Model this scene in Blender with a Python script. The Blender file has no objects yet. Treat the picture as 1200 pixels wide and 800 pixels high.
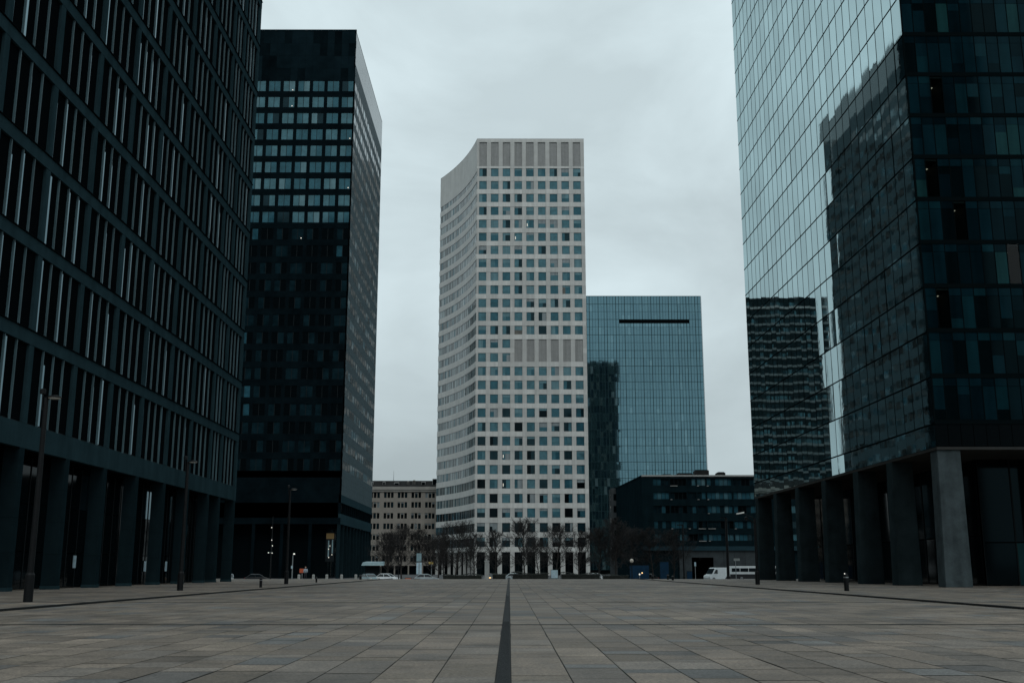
import bpy, math, random
from mathutils import Vector, Matrix
random.seed(7)
rnd = random.random
uni = random.uniform
SC = bpy.context.scene
COL = SC.collection
CAM = Vector((0.0, 0.0, 1.4))
STREET = -0.9

# ------------------------------------------------------------------ materials
MATS = {}
def new_mat(name):
    m = bpy.data.materials.new(name); m.use_nodes = True
    nt = m.node_tree; b = nt.nodes['Principled BSDF']
    MATS[name] = m
    return m, nt, b

def mat(name, col, rough=0.6, metal=0.0, ior=1.45, emit=None, estr=0.0, spec=None,
        var=0.0, vscale=0.6, bump=0.0, bscale=0.5, bdist=0.05, rvar=0.0, streak=0.0, coat=0.0, tint=None):
    m, nt, b = new_mat(name)
    N, L = nt.nodes, nt.links
    b.inputs['Base Color'].default_value = (*col, 1)
    b.inputs['Roughness'].default_value = rough
    b.inputs['Metallic'].default_value = metal
    b.inputs['IOR'].default_value = ior
    if coat: b.inputs['Coat Weight'].default_value = coat
    if spec is not None: b.inputs['Specular IOR Level'].default_value = spec
    if tint: b.inputs['Specular Tint'].default_value = (*tint, 1)
    if emit:
        b.inputs['Emission Color'].default_value = (*emit, 1)
        b.inputs['Emission Strength'].default_value = estr
    if var or bump or rvar or streak:
        tc = N.new('ShaderNodeTexCoord')
    if var or rvar or streak:
        n1 = N.new('ShaderNodeTexNoise'); n1.inputs['Scale'].default_value = vscale
        n1.inputs['Detail'].default_value = 8; n1.inputs['Roughness'].default_value = 0.65
        L.new(tc.outputs['Object'], n1.inputs['Vector'])
        fac = n1.outputs['Fac']
        if streak:
            mp = N.new('ShaderNodeMapping'); mp.inputs['Scale'].default_value = (1.1, 1.1, 0.06)
            L.new(tc.outputs['Object'], mp.inputs['Vector'])
            n2 = N.new('ShaderNodeTexNoise'); n2.inputs['Scale'].default_value = 1.0
            n2.inputs['Detail'].default_value = 5
            L.new(mp.outputs['Vector'], n2.inputs['Vector'])
            ad = N.new('ShaderNodeMix'); ad.data_type = 'FLOAT'
            ad.inputs[0].default_value = streak
            L.new(n1.outputs['Fac'], ad.inputs[2]); L.new(n2.outputs['Fac'], ad.inputs[3])
            fac = ad.outputs[0]
        if var:
            cr = N.new('ShaderNodeValToRGB')
            cr.color_ramp.elements[0].position = 0.3; cr.color_ramp.elements[1].position = 0.7
            cr.color_ramp.elements[0].color = (*[c * (1 - var) for c in col], 1)
            cr.color_ramp.elements[1].color = (*[min(1, c * (1 + var)) for c in col], 1)
            L.new(fac, cr.inputs['Fac']); L.new(cr.outputs['Color'], b.inputs['Base Color'])
        if rvar:
            mr = N.new('ShaderNodeMapRange')
            mr.inputs[3].default_value = max(0, rough - rvar); mr.inputs[4].default_value = min(1, rough + rvar)
            L.new(fac, mr.inputs[0]); L.new(mr.outputs[0], b.inputs['Roughness'])
    if bump:
        n3 = N.new('ShaderNodeTexNoise'); n3.inputs['Scale'].default_value = bscale
        n3.inputs['Detail'].default_value = 3
        L.new(tc.outputs['Object'], n3.inputs['Vector'])
        bp = N.new('ShaderNodeBump'); bp.inputs['Strength'].default_value = bump
        bp.inputs['Distance'].default_value = bdist
        L.new(n3.outputs['Fac'], bp.inputs['Height']); L.new(bp.outputs['Normal'], b.inputs['Normal'])
    return m

# stone and concrete
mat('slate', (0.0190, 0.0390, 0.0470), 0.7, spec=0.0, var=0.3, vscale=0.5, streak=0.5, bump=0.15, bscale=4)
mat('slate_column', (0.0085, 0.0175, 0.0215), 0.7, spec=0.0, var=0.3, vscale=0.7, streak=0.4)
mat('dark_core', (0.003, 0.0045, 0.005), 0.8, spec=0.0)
mat('dark_joint', (0.003, 0.005, 0.006), 0.8, spec=0.0)
mat('fin_metal', (0.060, 0.105, 0.122), 0.5, spec=0.15, var=0.25, vscale=0.3)
mat('strip_glass', (0.006, 0.013, 0.017), 0.05, ior=2.6, tint=(0.52, 0.85, 1.0), bump=0.01, bscale=0.4)
mat('glass_void', (0.0025, 0.004, 0.005), 0.5, spec=0.0)
mat('lobby_glass', (0.002, 0.004, 0.005), 0.05, spec=0.1, ior=1.4, tint=(0.5, 0.85, 1.0))
mat('black_granite', (0.0030, 0.0068, 0.0088), 0.6, spec=0.0, var=0.4, vscale=0.25)
mat('black_panel', (0.0050, 0.0115, 0.0150), 0.6, spec=0.0, var=0.35, vscale=0.18)
mat('granite_reflection_grey', (0.050, 0.076, 0.086), 0.5, spec=0.03, var=0.45, vscale=1.0, streak=0.3)  # grey of a reflected tower put into the stone colour
mat('granite_side', (0.016, 0.024, 0.027), 0.06, ior=1.45, tint=(0.75, 0.93, 1.0), var=0.4, vscale=1.2, bump=0.02, bscale=0.35, bdist=0.06)
mat('pale_concrete', (0.49, 0.49, 0.472), 0.75, spec=0.2, var=0.16, vscale=0.25, streak=0.45, bump=0.1, bscale=3)
mat('pale_pier', (0.425, 0.425, 0.41), 0.75, spec=0.2, var=0.18, vscale=0.3, streak=0.5, bump=0.1, bscale=3)
for i, k in enumerate((0.90, 1.0, 1.08)):
    mat('concrete_panel_%d' % i, (0.49 * k, 0.49 * k, 0.472 * k), 0.75, spec=0.2, var=0.20, vscale=0.35, streak=0.5, bump=0.1, bscale=3)
mat('louver_grey', (0.29, 0.295, 0.29), 0.7, spec=0.2, var=0.2, vscale=0.8, streak=0.6)
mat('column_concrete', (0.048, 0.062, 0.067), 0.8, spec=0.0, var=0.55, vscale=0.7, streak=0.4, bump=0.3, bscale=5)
mat('column_shaded', (0.017, 0.026, 0.029), 0.8, spec=0.0, var=0.5, vscale=0.7, streak=0.4, bump=0.3, bscale=5)  # darker copy of column_concrete; shade on the inner columns put into the colour
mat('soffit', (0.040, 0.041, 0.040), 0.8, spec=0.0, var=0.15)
mat('tan_stone', (0.235, 0.215, 0.190), 0.8, spec=0.1, var=0.18, vscale=0.25, streak=0.4)
mat('tan_cornice', (0.26, 0.25, 0.23), 0.8, spec=0.3, var=0.15, vscale=0.3)
mat('roof_dark', (0.020, 0.021, 0.021), 0.75, spec=0.1, var=0.5, vscale=0.5)
mat('low_clad', (0.0055, 0.0135, 0.0170), 0.6, spec=0.0, var=0.35, vscale=0.5, streak=0.5)
mat('low_base', (0.055, 0.064, 0.068), 0.75, spec=0.0, var=0.25, vscale=0.6)
mat('low_ledge', (0.022, 0.046, 0.058), 0.6, spec=0.0, var=0.15)
mat('coping', (0.30, 0.30, 0.29), 0.7, var=0.15)
mat('stair_pale', (0.055, 0.062, 0.065), 0.75, spec=0.0, var=0.2)
# glass
mat('glass_black', (0.002, 0.004, 0.005), 0.06, spec=0.12, tint=(0.5, 0.85, 1.0), ior=1.45)
mat('glass_dark', (0.005, 0.015, 0.020), 0.06, spec=0.25, tint=(0.5, 0.88, 1.0), ior=1.5, var=0.5, vscale=0.35)
mat('glass_teal', (0.020, 0.070, 0.094), 0.06, ior=1.5, tint=(0.5, 0.92, 1.0), var=0.45, vscale=0.35)
mat('glass_blind', (0.090, 0.165, 0.190), 0.08, ior=1.5, tint=(0.6, 0.95, 1.0), var=0.35, vscale=0.5, streak=0.5)
for i, k in enumerate((0.14, 0.25, 0.40)):  # pale tones put reflected sky into the pane colour
    mat('flank_glass_%d' % i, (0.82 * k, 0.98 * k, 1.0 * k), 0.12, ior=1.5, var=0.2, vscale=0.5, streak=0.4)
mat('glass_mid', (0.050, 0.118, 0.145), 0.07, ior=1.5, tint=(0.55, 0.95, 1.0), var=0.4, vscale=0.4)
mat('glass_brown', (0.075, 0.070, 0.058), 0.1, ior=1.5, var=0.5, vscale=0.6)
mat('glass_curtain', (0.17, 0.20, 0.21), 0.2, ior=1.5, var=0.3, vscale=0.9, streak=0.7)
for i, s in enumerate((6.5, 5.8, 7.2)):
    mat('mirror_glass_%d' % i, (0.006, 0.012, 0.014), 0.012 + 0.01 * i, ior=s, tint=(0.76, 0.96, 0.99), bump=0.020, bscale=0.9, bdist=0.05)
for i, c in enumerate(((0.004, 0.009, 0.012), (0.007, 0.018, 0.024), (0.010, 0.026, 0.032), (0.022, 0.045, 0.045), (0.003, 0.005, 0.006))):
    mat('front_glass_%d' % i, (c[0] * 0.4, c[1] * 0.80, c[2] * 0.86), 0.05, spec=0.10, ior=1.4, tint=(0.4, 0.85, 1.0), var=0.5, vscale=0.5, streak=0.6)
for i, c in enumerate(((0.008, 0.020, 0.024), (0.012, 0.029, 0.033), (0.024, 0.046, 0.049), (0.005, 0.014, 0.019), (0.06, 0.10, 0.11))):
    mat('blue_glass_%d' % i, c, 0.03, ior=2.75, tint=(0.44, 0.80, 0.95), var=0.25, vscale=0.2)
mat('mullion', (0.003, 0.006, 0.007), 0.7, spec=0.0)
mat('mullion_blue', (0.014, 0.032, 0.037), 0.6, spec=0.05)
mat('frame_dark', (0.010, 0.014, 0.016), 0.6, spec=0.1)
mat('edge_metal', (0.30, 0.36, 0.38), 0.4, metal=0.4)
mat('spandrel_dark', (0.002, 0.004, 0.005), 0.25, spec=0.04)
# small things
mat('post_black', (0.006, 0.007, 0.008), 0.5, spec=0.15, var=0.3, vscale=3)
mat('steel', (0.28, 0.30, 0.31), 0.4, metal=0.7)
mat('lamp_lens', (0.65, 0.66, 0.64), 0.3)
mat('white_paint', (0.70, 0.73, 0.74), 0.4, coat=0.3, var=0.08, vscale=1.5)
mat('silver_paint', (0.28, 0.33, 0.35), 0.3, metal=0.3, coat=0.5)
mat('teal_paint', (0.16, 0.24, 0.26), 0.3, metal=0.3, coat=0.5)
mat('dark_paint', (0.018, 0.020, 0.024), 0.3, coat=0.5)
mat('car_glass', (0.01, 0.015, 0.018), 0.05, ior=1.5)
mat('tyre', (0.012, 0.012, 0.012), 0.85)
mat('rim', (0.25, 0.26, 0.27), 0.35, metal=0.7)
mat('headlight', (0.6, 0.62, 0.62), 0.15)
mat('headlight_lit', (0.8, 0.6, 0.3), 0.3, emit=(1.0, 0.62, 0.25), estr=1.6)
mat('taillight', (0.25, 0.02, 0.02), 0.3)
mat('orange_sign', (0.50, 0.10, 0.04), 0.5, var=0.15, vscale=2)
mat('red_white', (0.50, 0.16, 0.10), 0.55)
mat('pale_post', (0.33, 0.34, 0.33), 0.7, var=0.25, vscale=3)
mat('blue_panel', (0.008, 0.032, 0.065), 0.6, spec=0.1, var=0.3, vscale=0.8)
mat('poster_pale', (0.42, 0.55, 0.62), 0.35, var=0.25, vscale=2.5)
mat('poster_teal', (0.20, 0.30, 0.33), 0.35, var=0.2, vscale=2)
mat('globe', (0.62, 0.55, 0.47), 0.35)
mat('yellow_sign', (0.6, 0.42, 0.12), 0.5)
mat('lamp_glow', (0.9, 0.9, 0.85), 0.4, emit=(1.0, 0.93, 0.82), estr=0.45)
mat('office_lamp', (0.9, 0.9, 0.85), 0.4, emit=(1.0, 0.82, 0.62), estr=0.4)
mat('warm_glow', (0.10, 0.075, 0.03), 0.5, emit=(1.0, 0.62, 0.22), estr=0.035)
mat('skin', (0.38, 0.24, 0.18), 0.6)
mat('cloth_pale', (0.30, 0.36, 0.42), 0.8)
mat('cloth_dark', (0.02, 0.022, 0.03), 0.85)
mat('hair', (0.02, 0.015, 0.012), 0.7)
mat('bark', (0.026, 0.022, 0.020), 0.9, var=0.35, vscale=2)
mat('twig', (0.014, 0.0125, 0.012), 0.9)
mat('hedge_leaf', (0.010, 0.014, 0.010), 0.7, var=0.5, vscale=1.5)
mat('street_asphalt', (0.055, 0.057, 0.06), 0.8, var=0.25, vscale=0.3, bump=0.2, bscale=8)
mat('kerb_stone', (0.2, 0.2, 0.195), 0.8, var=0.2)
mat('drain_iron', (0.007, 0.009, 0.010), 0.6, spec=0.2, var=0.4, vscale=6, bump=0.5, bscale=25)
mat('joint_dark', (0.010, 0.011, 0.011), 0.9)
mat('band_light', (0.11, 0.13, 0.133), 0.5, var=0.2, vscale=0.4)
mat('band_dark', (0.007, 0.014, 0.016), 0.4, spec=0.05)
mat('office_room', (0.03, 0.035, 0.035), 0.8)

# paving: per-slab tone from a face attribute, grain and stains
m, nt, b = new_mat('paving')
N, L = nt.nodes, nt.links
at = N.new('ShaderNodeAttribute'); at.attribute_name = 'tone'
tc = N.new('ShaderNodeTexCoord')
n1 = N.new('ShaderNodeTexNoise'); n1.inputs['Scale'].default_value = 0.16; n1.inputs['Detail'].default_value = 8; n1.inputs['Roughness'].default_value = 0.7
n2 = N.new('ShaderNodeTexNoise'); n2.inputs['Scale'].default_value = 17; n2.inputs['Detail'].default_value = 6; n2.inputs['Roughness'].default_value = 0.8
n4 = N.new('ShaderNodeTexNoise'); n4.inputs['Scale'].default_value = 2.6; n4.inputs['Detail'].default_value = 6; n4.inputs['Roughness'].default_value = 0.7
for n in (n1, n2, n4): L.new(tc.outputs['Object'], n.inputs['Vector'])
def mrange(src, a, bb, lo=0.25, hi=0.75):
    r = N.new('ShaderNodeMapRange'); r.inputs[1].default_value = lo; r.inputs[2].default_value = hi
    r.inputs[3].default_value = a; r.inputs[4].default_value = bb
    L.new(src, r.inputs[0]); return r.outputs[0]
def mulv(x, y):
    q = N.new('ShaderNodeMath'); q.operation = 'MULTIPLY'; L.new(x, q.inputs[0]); L.new(y, q.inputs[1]); return q.outputs[0]
f = mulv(mulv(mrange(n1.outputs['Fac'], 0.62, 1.34, 0.34, 0.66), mrange(n2.outputs['Fac'], 0.45, 1.58, 0.36, 0.64)), mrange(n4.outputs['Fac'], 0.70, 1.22))
n5 = N.new('ShaderNodeTexVoronoi'); n5.inputs['Scale'].default_value = 1.9; L.new(tc.outputs['Object'], n5.inputs['Vector'])
n6 = N.new('ShaderNodeTexNoise'); n6.inputs['Scale'].default_value = 0.75; n6.inputs['Detail'].default_value = 7; n6.inputs['Roughness'].default_value = 0.75; L.new(tc.outputs['Object'], n6.inputs['Vector'])
f = mulv(mulv(f, mrange(n5.outputs['Distance'], 0.62, 1.0, 0.035, 0.06)), mrange(n6.outputs['Fac'], 1.0, 0.50, 0.53, 0.70))
vm = N.new('ShaderNodeVectorMath'); vm.operation = 'SCALE'
L.new(at.outputs['Color'], vm.inputs[0]); L.new(f, vm.inputs['Scale'])
L.new(vm.outputs[0], b.inputs['Base Color'])
L.new(mrange(n4.outputs['Fac'], 0.55, 0.85), b.inputs['Roughness'])
bp = N.new('ShaderNodeBump'); bp.inputs['Strength'].default_value = 0.35; bp.inputs['Distance'].default_value = 0.004
L.new(n2.outputs['Fac'], bp.inputs['Height']); L.new(bp.outputs['Normal'], b.inputs['Normal'])

# clear window glass (the lit offices): see-through with a Fresnel reflection
m, nt, b = new_mat('glass_clear')
N, L = nt.nodes, nt.links
out = [n for n in N if n.type == 'OUTPUT_MATERIAL'][0]
tr = N.new('ShaderNodeBsdfTransparent'); tr.inputs['Color'].default_value = (0.45, 0.58, 0.58, 1)
gl = N.new('ShaderNodeBsdfGlossy'); gl.inputs['Roughness'].default_value = 0.03
fr = N.new('ShaderNodeFresnel'); fr.inputs['IOR'].default_value = 1.35
mx = N.new('ShaderNodeMixShader')
L.new(fr.outputs[0], mx.inputs[0]); L.new(tr.outputs[0], mx.inputs[1]); L.new(gl.outputs[0], mx.inputs[2])
L.new(mx.outputs[0], out.inputs['Surface']); N.remove(b)

# ------------------------------------------------------------------ builders
class MB:
    """collects faces in world coordinates; build() links them as ONE mesh object"""
    def __init__(s): s.v = []; s.f = []; s.m = []
    def face(s, pts, m):
        i = len(s.v); s.v += [tuple(p) for p in pts]; s.f.append(tuple(range(i, i + len(pts)))); s.m.append(m)
    def hexa(s, p, m):           # p: 4 bottom + 4 top points, counter-clockwise seen from above
        i = len(s.v); s.v += [tuple(q) for q in p]
        for q in ((3, 2, 1, 0), (4, 5, 6, 7), (0, 1, 5, 4), (1, 2, 6, 5), (2, 3, 7, 6), (3, 0, 4, 7)):
            s.f.append(tuple(i + k for k in q)); s.m.append(m)
    def box(s, x0, x1, y0, y1, z0, z1, m):
        s.hexa([(x0, y0, z0), (x1, y0, z0), (x1, y1, z0), (x0, y1, z0), (x0, y0, z1), (x1, y0, z1), (x1, y1, z1), (x0, y1, z1)], m)
    def prism(s, pts, z0, z1, m):
        n = len(pts); i = len(s.v)
        s.v += [(x, y, z0) for x, y in pts] + [(x, y, z1) for x, y in pts]
        s.f.append(tuple(i + k for k in reversed(range(n)))); s.m.append(m)
        s.f.append(tuple(i + n + k for k in range(n))); s.m.append(m)
        for k in range(n):
            s.f.append((i + k, i + (k + 1) % n, i + n + (k + 1) % n, i + n + k)); s.m.append(m)
    def tube(s, path, radii, m, n=8, cap=True):
        rings = []
        for k, p in enumerate(path):
            p = Vector(p)
            a = Vector(path[max(0, k - 1)]); c = Vector(path[min(len(path) - 1, k + 1)])
            d = (c - a).normalized() if (c - a).length > 1e-6 else Vector((0, 0, 1))
            e = d.cross(Vector((0, 0, 1)) if abs(d.z) < 0.9 else Vector((1, 0, 0))).normalized(); g = d.cross(e)
            i = len(s.v)
            for j in range(n):
                t = 2 * math.pi * j / n
                s.v.append(tuple(p + (e * math.cos(t) + g * math.sin(t)) * radii[k]))
            rings.append(i)
        for a, c in zip(rings, rings[1:]):
            for j in range(n):
                s.f.append((a + j, a + (j + 1) % n, c + (j + 1) % n, c + j)); s.m.append(m)
        if cap:
            s.f.append(tuple(rings[0] + j for j in reversed(range(n)))); s.m.append(m)
            s.f.append(tuple(rings[-1] + j for j in range(n))); s.m.append(m)
    def lathe(s, c, prof, m, n=14):
        s.tube([(c[0], c[1], c[2] + z) for r, z in prof], [max(r, 0.002) for r, z in prof], m, n)
    def merge(s, o):
        i = len(s.v); s.v += o.v; s.f += [tuple(k + i for k in q) for q in o.f]; s.m += o.m
    def centre(s):
        return sum((Vector(q) for q in s.v), Vector()) / len(s.v)
    def extent(s):
        c = s.centre(); return max((Vector(q) - c).length for q in s.v)
    def build(s, name, parent=None, smooth=False, bevel=0.0, origin=None):
        off = Vector()
        p = parent
        while p is not None: off += p.location; p = p.parent
        loc = Vector()
        if parent is None and origin is not None: loc = Vector(origin); off = loc
        me = bpy.data.meshes.new(name)
        me.from_pydata([tuple(Vector(q) - off) for q in s.v], [], s.f)
        keys = []
        for k in s.m:
            if k not in keys: keys.append(k)
        for k in keys: me.materials.append(MATS[k])
        idx = {k: i for i, k in enumerate(keys)}
        me.polygons.foreach_set('material_index', [idx[k] for k in s.m])
        if smooth: me.polygons.foreach_set('use_smooth', [True] * len(me.polygons))
        me.update()
        o = bpy.data.objects.new(name, me); COL.objects.link(o); o.location = loc
        if parent is not None: o.parent = parent
        if bevel:
            bv = o.modifiers.new('Bevel', 'BEVEL'); bv.width = bevel; bv.segments = 2; bv.limit_method = 'ANGLE'
        return o

class Frame:
    """a facade plane: origin o, horizontal unit u, outward normal n"""
    def __init__(s, o, u, n): s.o = Vector(o); s.u = Vector(u).normalized(); s.n = Vector(n).normalized(); s.flip = s.u.cross(Vector((0, 0, 1))).dot(s.n) < 0
    def p(s, u, d, z): q = s.o + s.u * u + s.n * d; return Vector((q.x, q.y, z))
    def box(s, mb, u0, u1, d0, d1, z0, z1, m):
        a = [(u0, d1), (u1, d1), (u1, d0), (u0, d0)]
        if s.flip: a = [a[1], a[0], a[3], a[2]]
        mb.hexa([s.p(x, d, z0) for x, d in a] + [s.p(x, d, z1) for x, d in a], m)
    def quad(s, mb, u0, u1, z0, z1, d, m, t=(0, 0, 0, 0)):
        q = [s.p(u0, d + t[0], z0), s.p(u1, d + t[1], z0), s.p(u1, d + t[2], z1), s.p(u0, d + t[3], z1)]
        if s.flip: q = [q[1], q[0], q[3], q[2]]
        mb.face(q, m)

def tag(o, label, cat, group=None):
    o['label'] = label; o['category'] = cat
    if group: o['group'] = group
    return o
def thing(name, label, cat, loc, group=None):
    o = bpy.data.objects.new(name, None); COL.objects.link(o); o.location = loc; o.empty_display_size = 0.5
    return tag(o, label, cat, group)
def struct(mb, name, **k):
    o = mb.build(name, **k); o['kind'] = 'structure'; return o
def tilt(a):
    p, q = uni(-a, a), uni(-a, a)
    return (-p - q, p - q, p + q, -p + q)
def windows(root, items, name='window', cap=100):
    """the windows that show largest become parts of their own, the rest one part"""
    def size(mb):
        c = mb.centre(); d = c - CAM
        x = d.x / max(d.y, 1); z = d.z / max(d.y, 1)
        inside = 1.0 if (-0.50 < x < 0.50 and d.y > 5 and z < 0.6) else 0.01
        return inside * mb.extent() / d.length
    items = sorted(items, key=size, reverse=True)
    for mb in items[:cap]: mb.build(name, root)
    if len(items) > cap:
        r = MB()
        for mb in items[cap:]: r.merge(mb)
        r.build(name, root)['kind'] = 'stuff'
def pick(pairs):
    t = rnd() * sum(w for _, w in pairs)
    for k, w in pairs:
        t -= w
        if t <= 0: return k
    return pairs[-1][0]

# ------------------------------------------------------------------ ground
g = MB(); g.face([(-4000, -4000, STREET), (4000, -4000, STREET), (4000, 4000, STREET), (-4000, 4000, STREET)], 'street_asphalt')
struct(g, 'street')
PX0, PX1, PY0, PY1 = -120.0, 120.0, -60.0, 159.0
g = MB(); g.box(PX0, PX1, PY0, PY1, STREET - 0.3, -0.012, 'joint_dark'); struct(g, 'plaza_base')
g = MB(); g.box(PX0, PX1, PY1 + 0.005, PY1 + 0.30, STREET - 0.3, 0.0, 'kerb_stone'); struct(g, 'plaza_edge_kerb')
g = MB(); g.box(-200, 200, 168.0, 190.0, STREET - 0.2, STREET + 0.13, 'kerb_stone'); struct(g, 'far_pavement')
g = MB()
for k in range(-24, 25): g.box(k * 7.0, k * 7.0 + 3.0, 163.4, 163.55, STREET, STREET + 0.004, 'white_paint')
struct(g, 'road_marking')

SLOTS_X = (-17.35, 18.35); CROSS = (9.4, 28.5, 47.8, 66.9, 86.0, 105.1, 124.2, 143.3)
class Slabs(MB): pass
g = MB(); tones = []
def slab_tone():
    t = random.gauss(0.86, 0.13)
    c = pick([((0.184, 0.150, 0.118), 8), ((0.166, 0.143, 0.120), 4), ((0.132, 0.131, 0.125), 1.0), ((0.178, 0.146, 0.112), 1.4), ((0.110, 0.101, 0.092), 0.7)])
    return tuple(x * t * 0.98 for x in c)
def strips():
    out = []; w = 0.79
    x = 0.02
    while x < 58:
        out.append((x, x + w)); x += w
    x = -0.18
    while x > -58:
        out.append((x - w, x)); x -= w
    return out
cuts = sorted(CROSS)
for x0, x1 in strips():
    y = 4.0 - uni(0, 1.5)
    seg = []
    while y < PY1:
        l = uni(0.55, 1.0) if rnd() < 0.5 else uni(1.0, 2.2)
        seg.append((y, min(y + l, PY1))); y += l
    for y0, y1 in seg:
        parts = [(y0, y1)]
        for c in cuts:
            if y0 < c < y1: parts = [(y0, c - 0.155), (c + 0.155, y1)]
        for a, c in parts:
            if c - a < 0.12: continue
            for s in SLOTS_X:
                pass
            e = 0.009 if rnd() > 0.15 else 0.018
            dz = uni(-0.003, 0.001)
            g.face([(x0 + e, a + e * 1.5, dz), (x1 - e, a + e * 1.5, dz + uni(-.001, .001)), (x1 - e, c - e * 1.5, dz + uni(-.001, .001)), (x0 + e, c - e * 1.5, dz)], 'paving')
            tones.append(slab_tone())
# the outer plaza beyond the slab strips, out of sight behind the buildings
for sx in (-1, 1):
    x0, x1 = sorted((sx * 58.6, sx * 119.9))
    g.face([(x0, -59.9, 0), (x1, -59.9, 0), (x1, PY1, 0), (x0, PY1, 0)], 'paving'); tones.append((0.15, 0.135, 0.118))
g.face([(-58, -59.9, 0), (58, -59.9, 0), (58, 2.3, 0), (-58, 2.3, 0)], 'paving'); tones.append((0.15, 0.135, 0.118))
pv = struct(g, 'plaza_paving')
at = pv.data.attributes.new('tone', 'FLOAT_COLOR', 'FACE')
at.data.foreach_set('color', [c for t in tones for c in (*t, 1.0)])

# drains let into the paving
g = MB(); g.box(-0.165, 0.005, 4.0, PY1, -0.012, 0.0055, 'drain_iron')
y = 4.0
while y < 60:
    g.box(-0.16, 0.0, y, y + 0.012, 0.0055, 0.008, 'drain_iron'); y += 0.12 if y < 30 else 0.4
struct(g, 'drain_channel')
for x in SLOTS_X:
    g = MB(); g.box(x - 0.085, x + 0.085, 4.0, PY1, -0.012, 0.075, 'drain_iron'); struct(g, 'low_kerb')  # dark strip for a step edge; the riser's shade is in its colour
for c in CROSS[:6]:
    g = MB()
    for a, e in ((-58, -17.45), (-17.25, -0.18), (0.02, 18.25), (18.45, 58)): g.box(a, e, c - 0.15, c + 0.15, -0.012, 0.0045, 'drain_iron')
    struct(g, 'cross_drain')

# ------------------------------------------------------------------ left slate building
LX = -32.0
bays = [47.8, 55.2, 62.6, 70.1, 77.5, 84.9, 92.3, 99.7, 107.1, 114.4, 118.9, 125.4]
root = thing('slate_office_building', 'dark slate grid facade office building with tall arcade, filling the left edge', 'building', (LX - 10, 86, 0))
F = Frame((LX, 0, 0), (0, 1, 0), (1, 0, 0))
Z0, PIT, NS = 10.85, 6.22, 12
top = Z0 + NS * PIT
w = MB()
F.box(w, bays[0] - 0.4, 125.9, -0.45, 0.0, 9.2, Z0 - 0.05, 'slate')             # beam over the arcade
for k in range(1, NS + 1):
    z = Z0 + k * PIT
    F.box(w, bays[0] - 0.4, 125.9, -0.40, 0.0, z - 1.0, z - 0.10, 'slate')       # floor bands
    F.box(w, bays[0] - 0.4, 125.9, -0.40, 0.09, z - 0.10, z - 0.03, 'dark_joint')
for i, yb in enumerate(bays):
    wd = 0.34 if i < len(bays) - 1 else 0.45
    for k in range(NS):
        z = Z0 + k * PIT
        for q in range(3):                                                      # cladding panels with open joints
            h = (PIT - 1.0) / 3
            F.box(w, yb - wd, yb + wd, -0.40, -0.004, z - 0.03 + q * h + (0.012 if q else 0), z - 0.03 + (q + 1) * h, 'slate')
w.build('wall', root)
r = MB(); r.box(LX - 24, LX - 0.46, bays[0] - 0.3, 125.85, 9.3, top + 0.9, 'dark_core'); r.build('core', root)
c = MB()
F.box(c, bays[0] - 0.4, 125.9, -24, 0.02, top, top + 1.4, 'slate'); c.build('roof_parapet', root)
for i, yb in enumerate(bays):
    c = MB()
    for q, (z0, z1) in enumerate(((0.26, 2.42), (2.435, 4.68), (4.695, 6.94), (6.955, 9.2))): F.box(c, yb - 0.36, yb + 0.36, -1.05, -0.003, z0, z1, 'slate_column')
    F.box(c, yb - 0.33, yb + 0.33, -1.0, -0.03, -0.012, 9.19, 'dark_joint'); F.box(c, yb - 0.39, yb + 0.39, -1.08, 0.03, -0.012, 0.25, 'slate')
    c.build('column', root)
lob = MB()
lx = LX - 2.6
L2 = Frame((lx, 0, 0), (0, 1, 0), (1, 0, 0))
for i in range(len(bays) - 1):
    a, e = bays[i], bays[i + 1]; n = 4
    for q in range(n):
        for z0, z1 in ((0.05, 2.6), (2.66, 6.0), (6.06, 9.25)):
            L2.quad(lob, a + (e - a) * q / n + 0.04, a + (e - a) * (q + 1) / n - 0.04, z0, z1, uni(0, 0.01), ('strip_glass' if z0 > 6 and rnd() < 0.13 else 'lobby_glass'), tilt(0.004))
    for q in range(n): L2.box(lob, a + (e - a) * q / n - 0.04, a + (e - a) * q / n + 0.04, -0.1, 0.05, 0, 9.25, 'frame_dark')
lob.build('lobby_glazing', root)
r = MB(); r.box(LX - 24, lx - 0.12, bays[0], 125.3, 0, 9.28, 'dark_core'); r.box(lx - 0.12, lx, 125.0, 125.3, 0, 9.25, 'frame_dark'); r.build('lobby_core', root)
for yy, zz in ((86.2, 1.5), (103.0, 1.2), (109.3, 1.2)):
    po = MB(); L2.box(po, yy, yy + 0.55, 0.07, 0.12, zz, zz + 0.95, 'poster_pale'); L2.box(po, yy - 0.04, yy + 0.59, 0.055, 0.075, zz - 0.04, zz + 0.99, 'frame_dark')
    po.build('notice_panel', root)
wins = []
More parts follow.
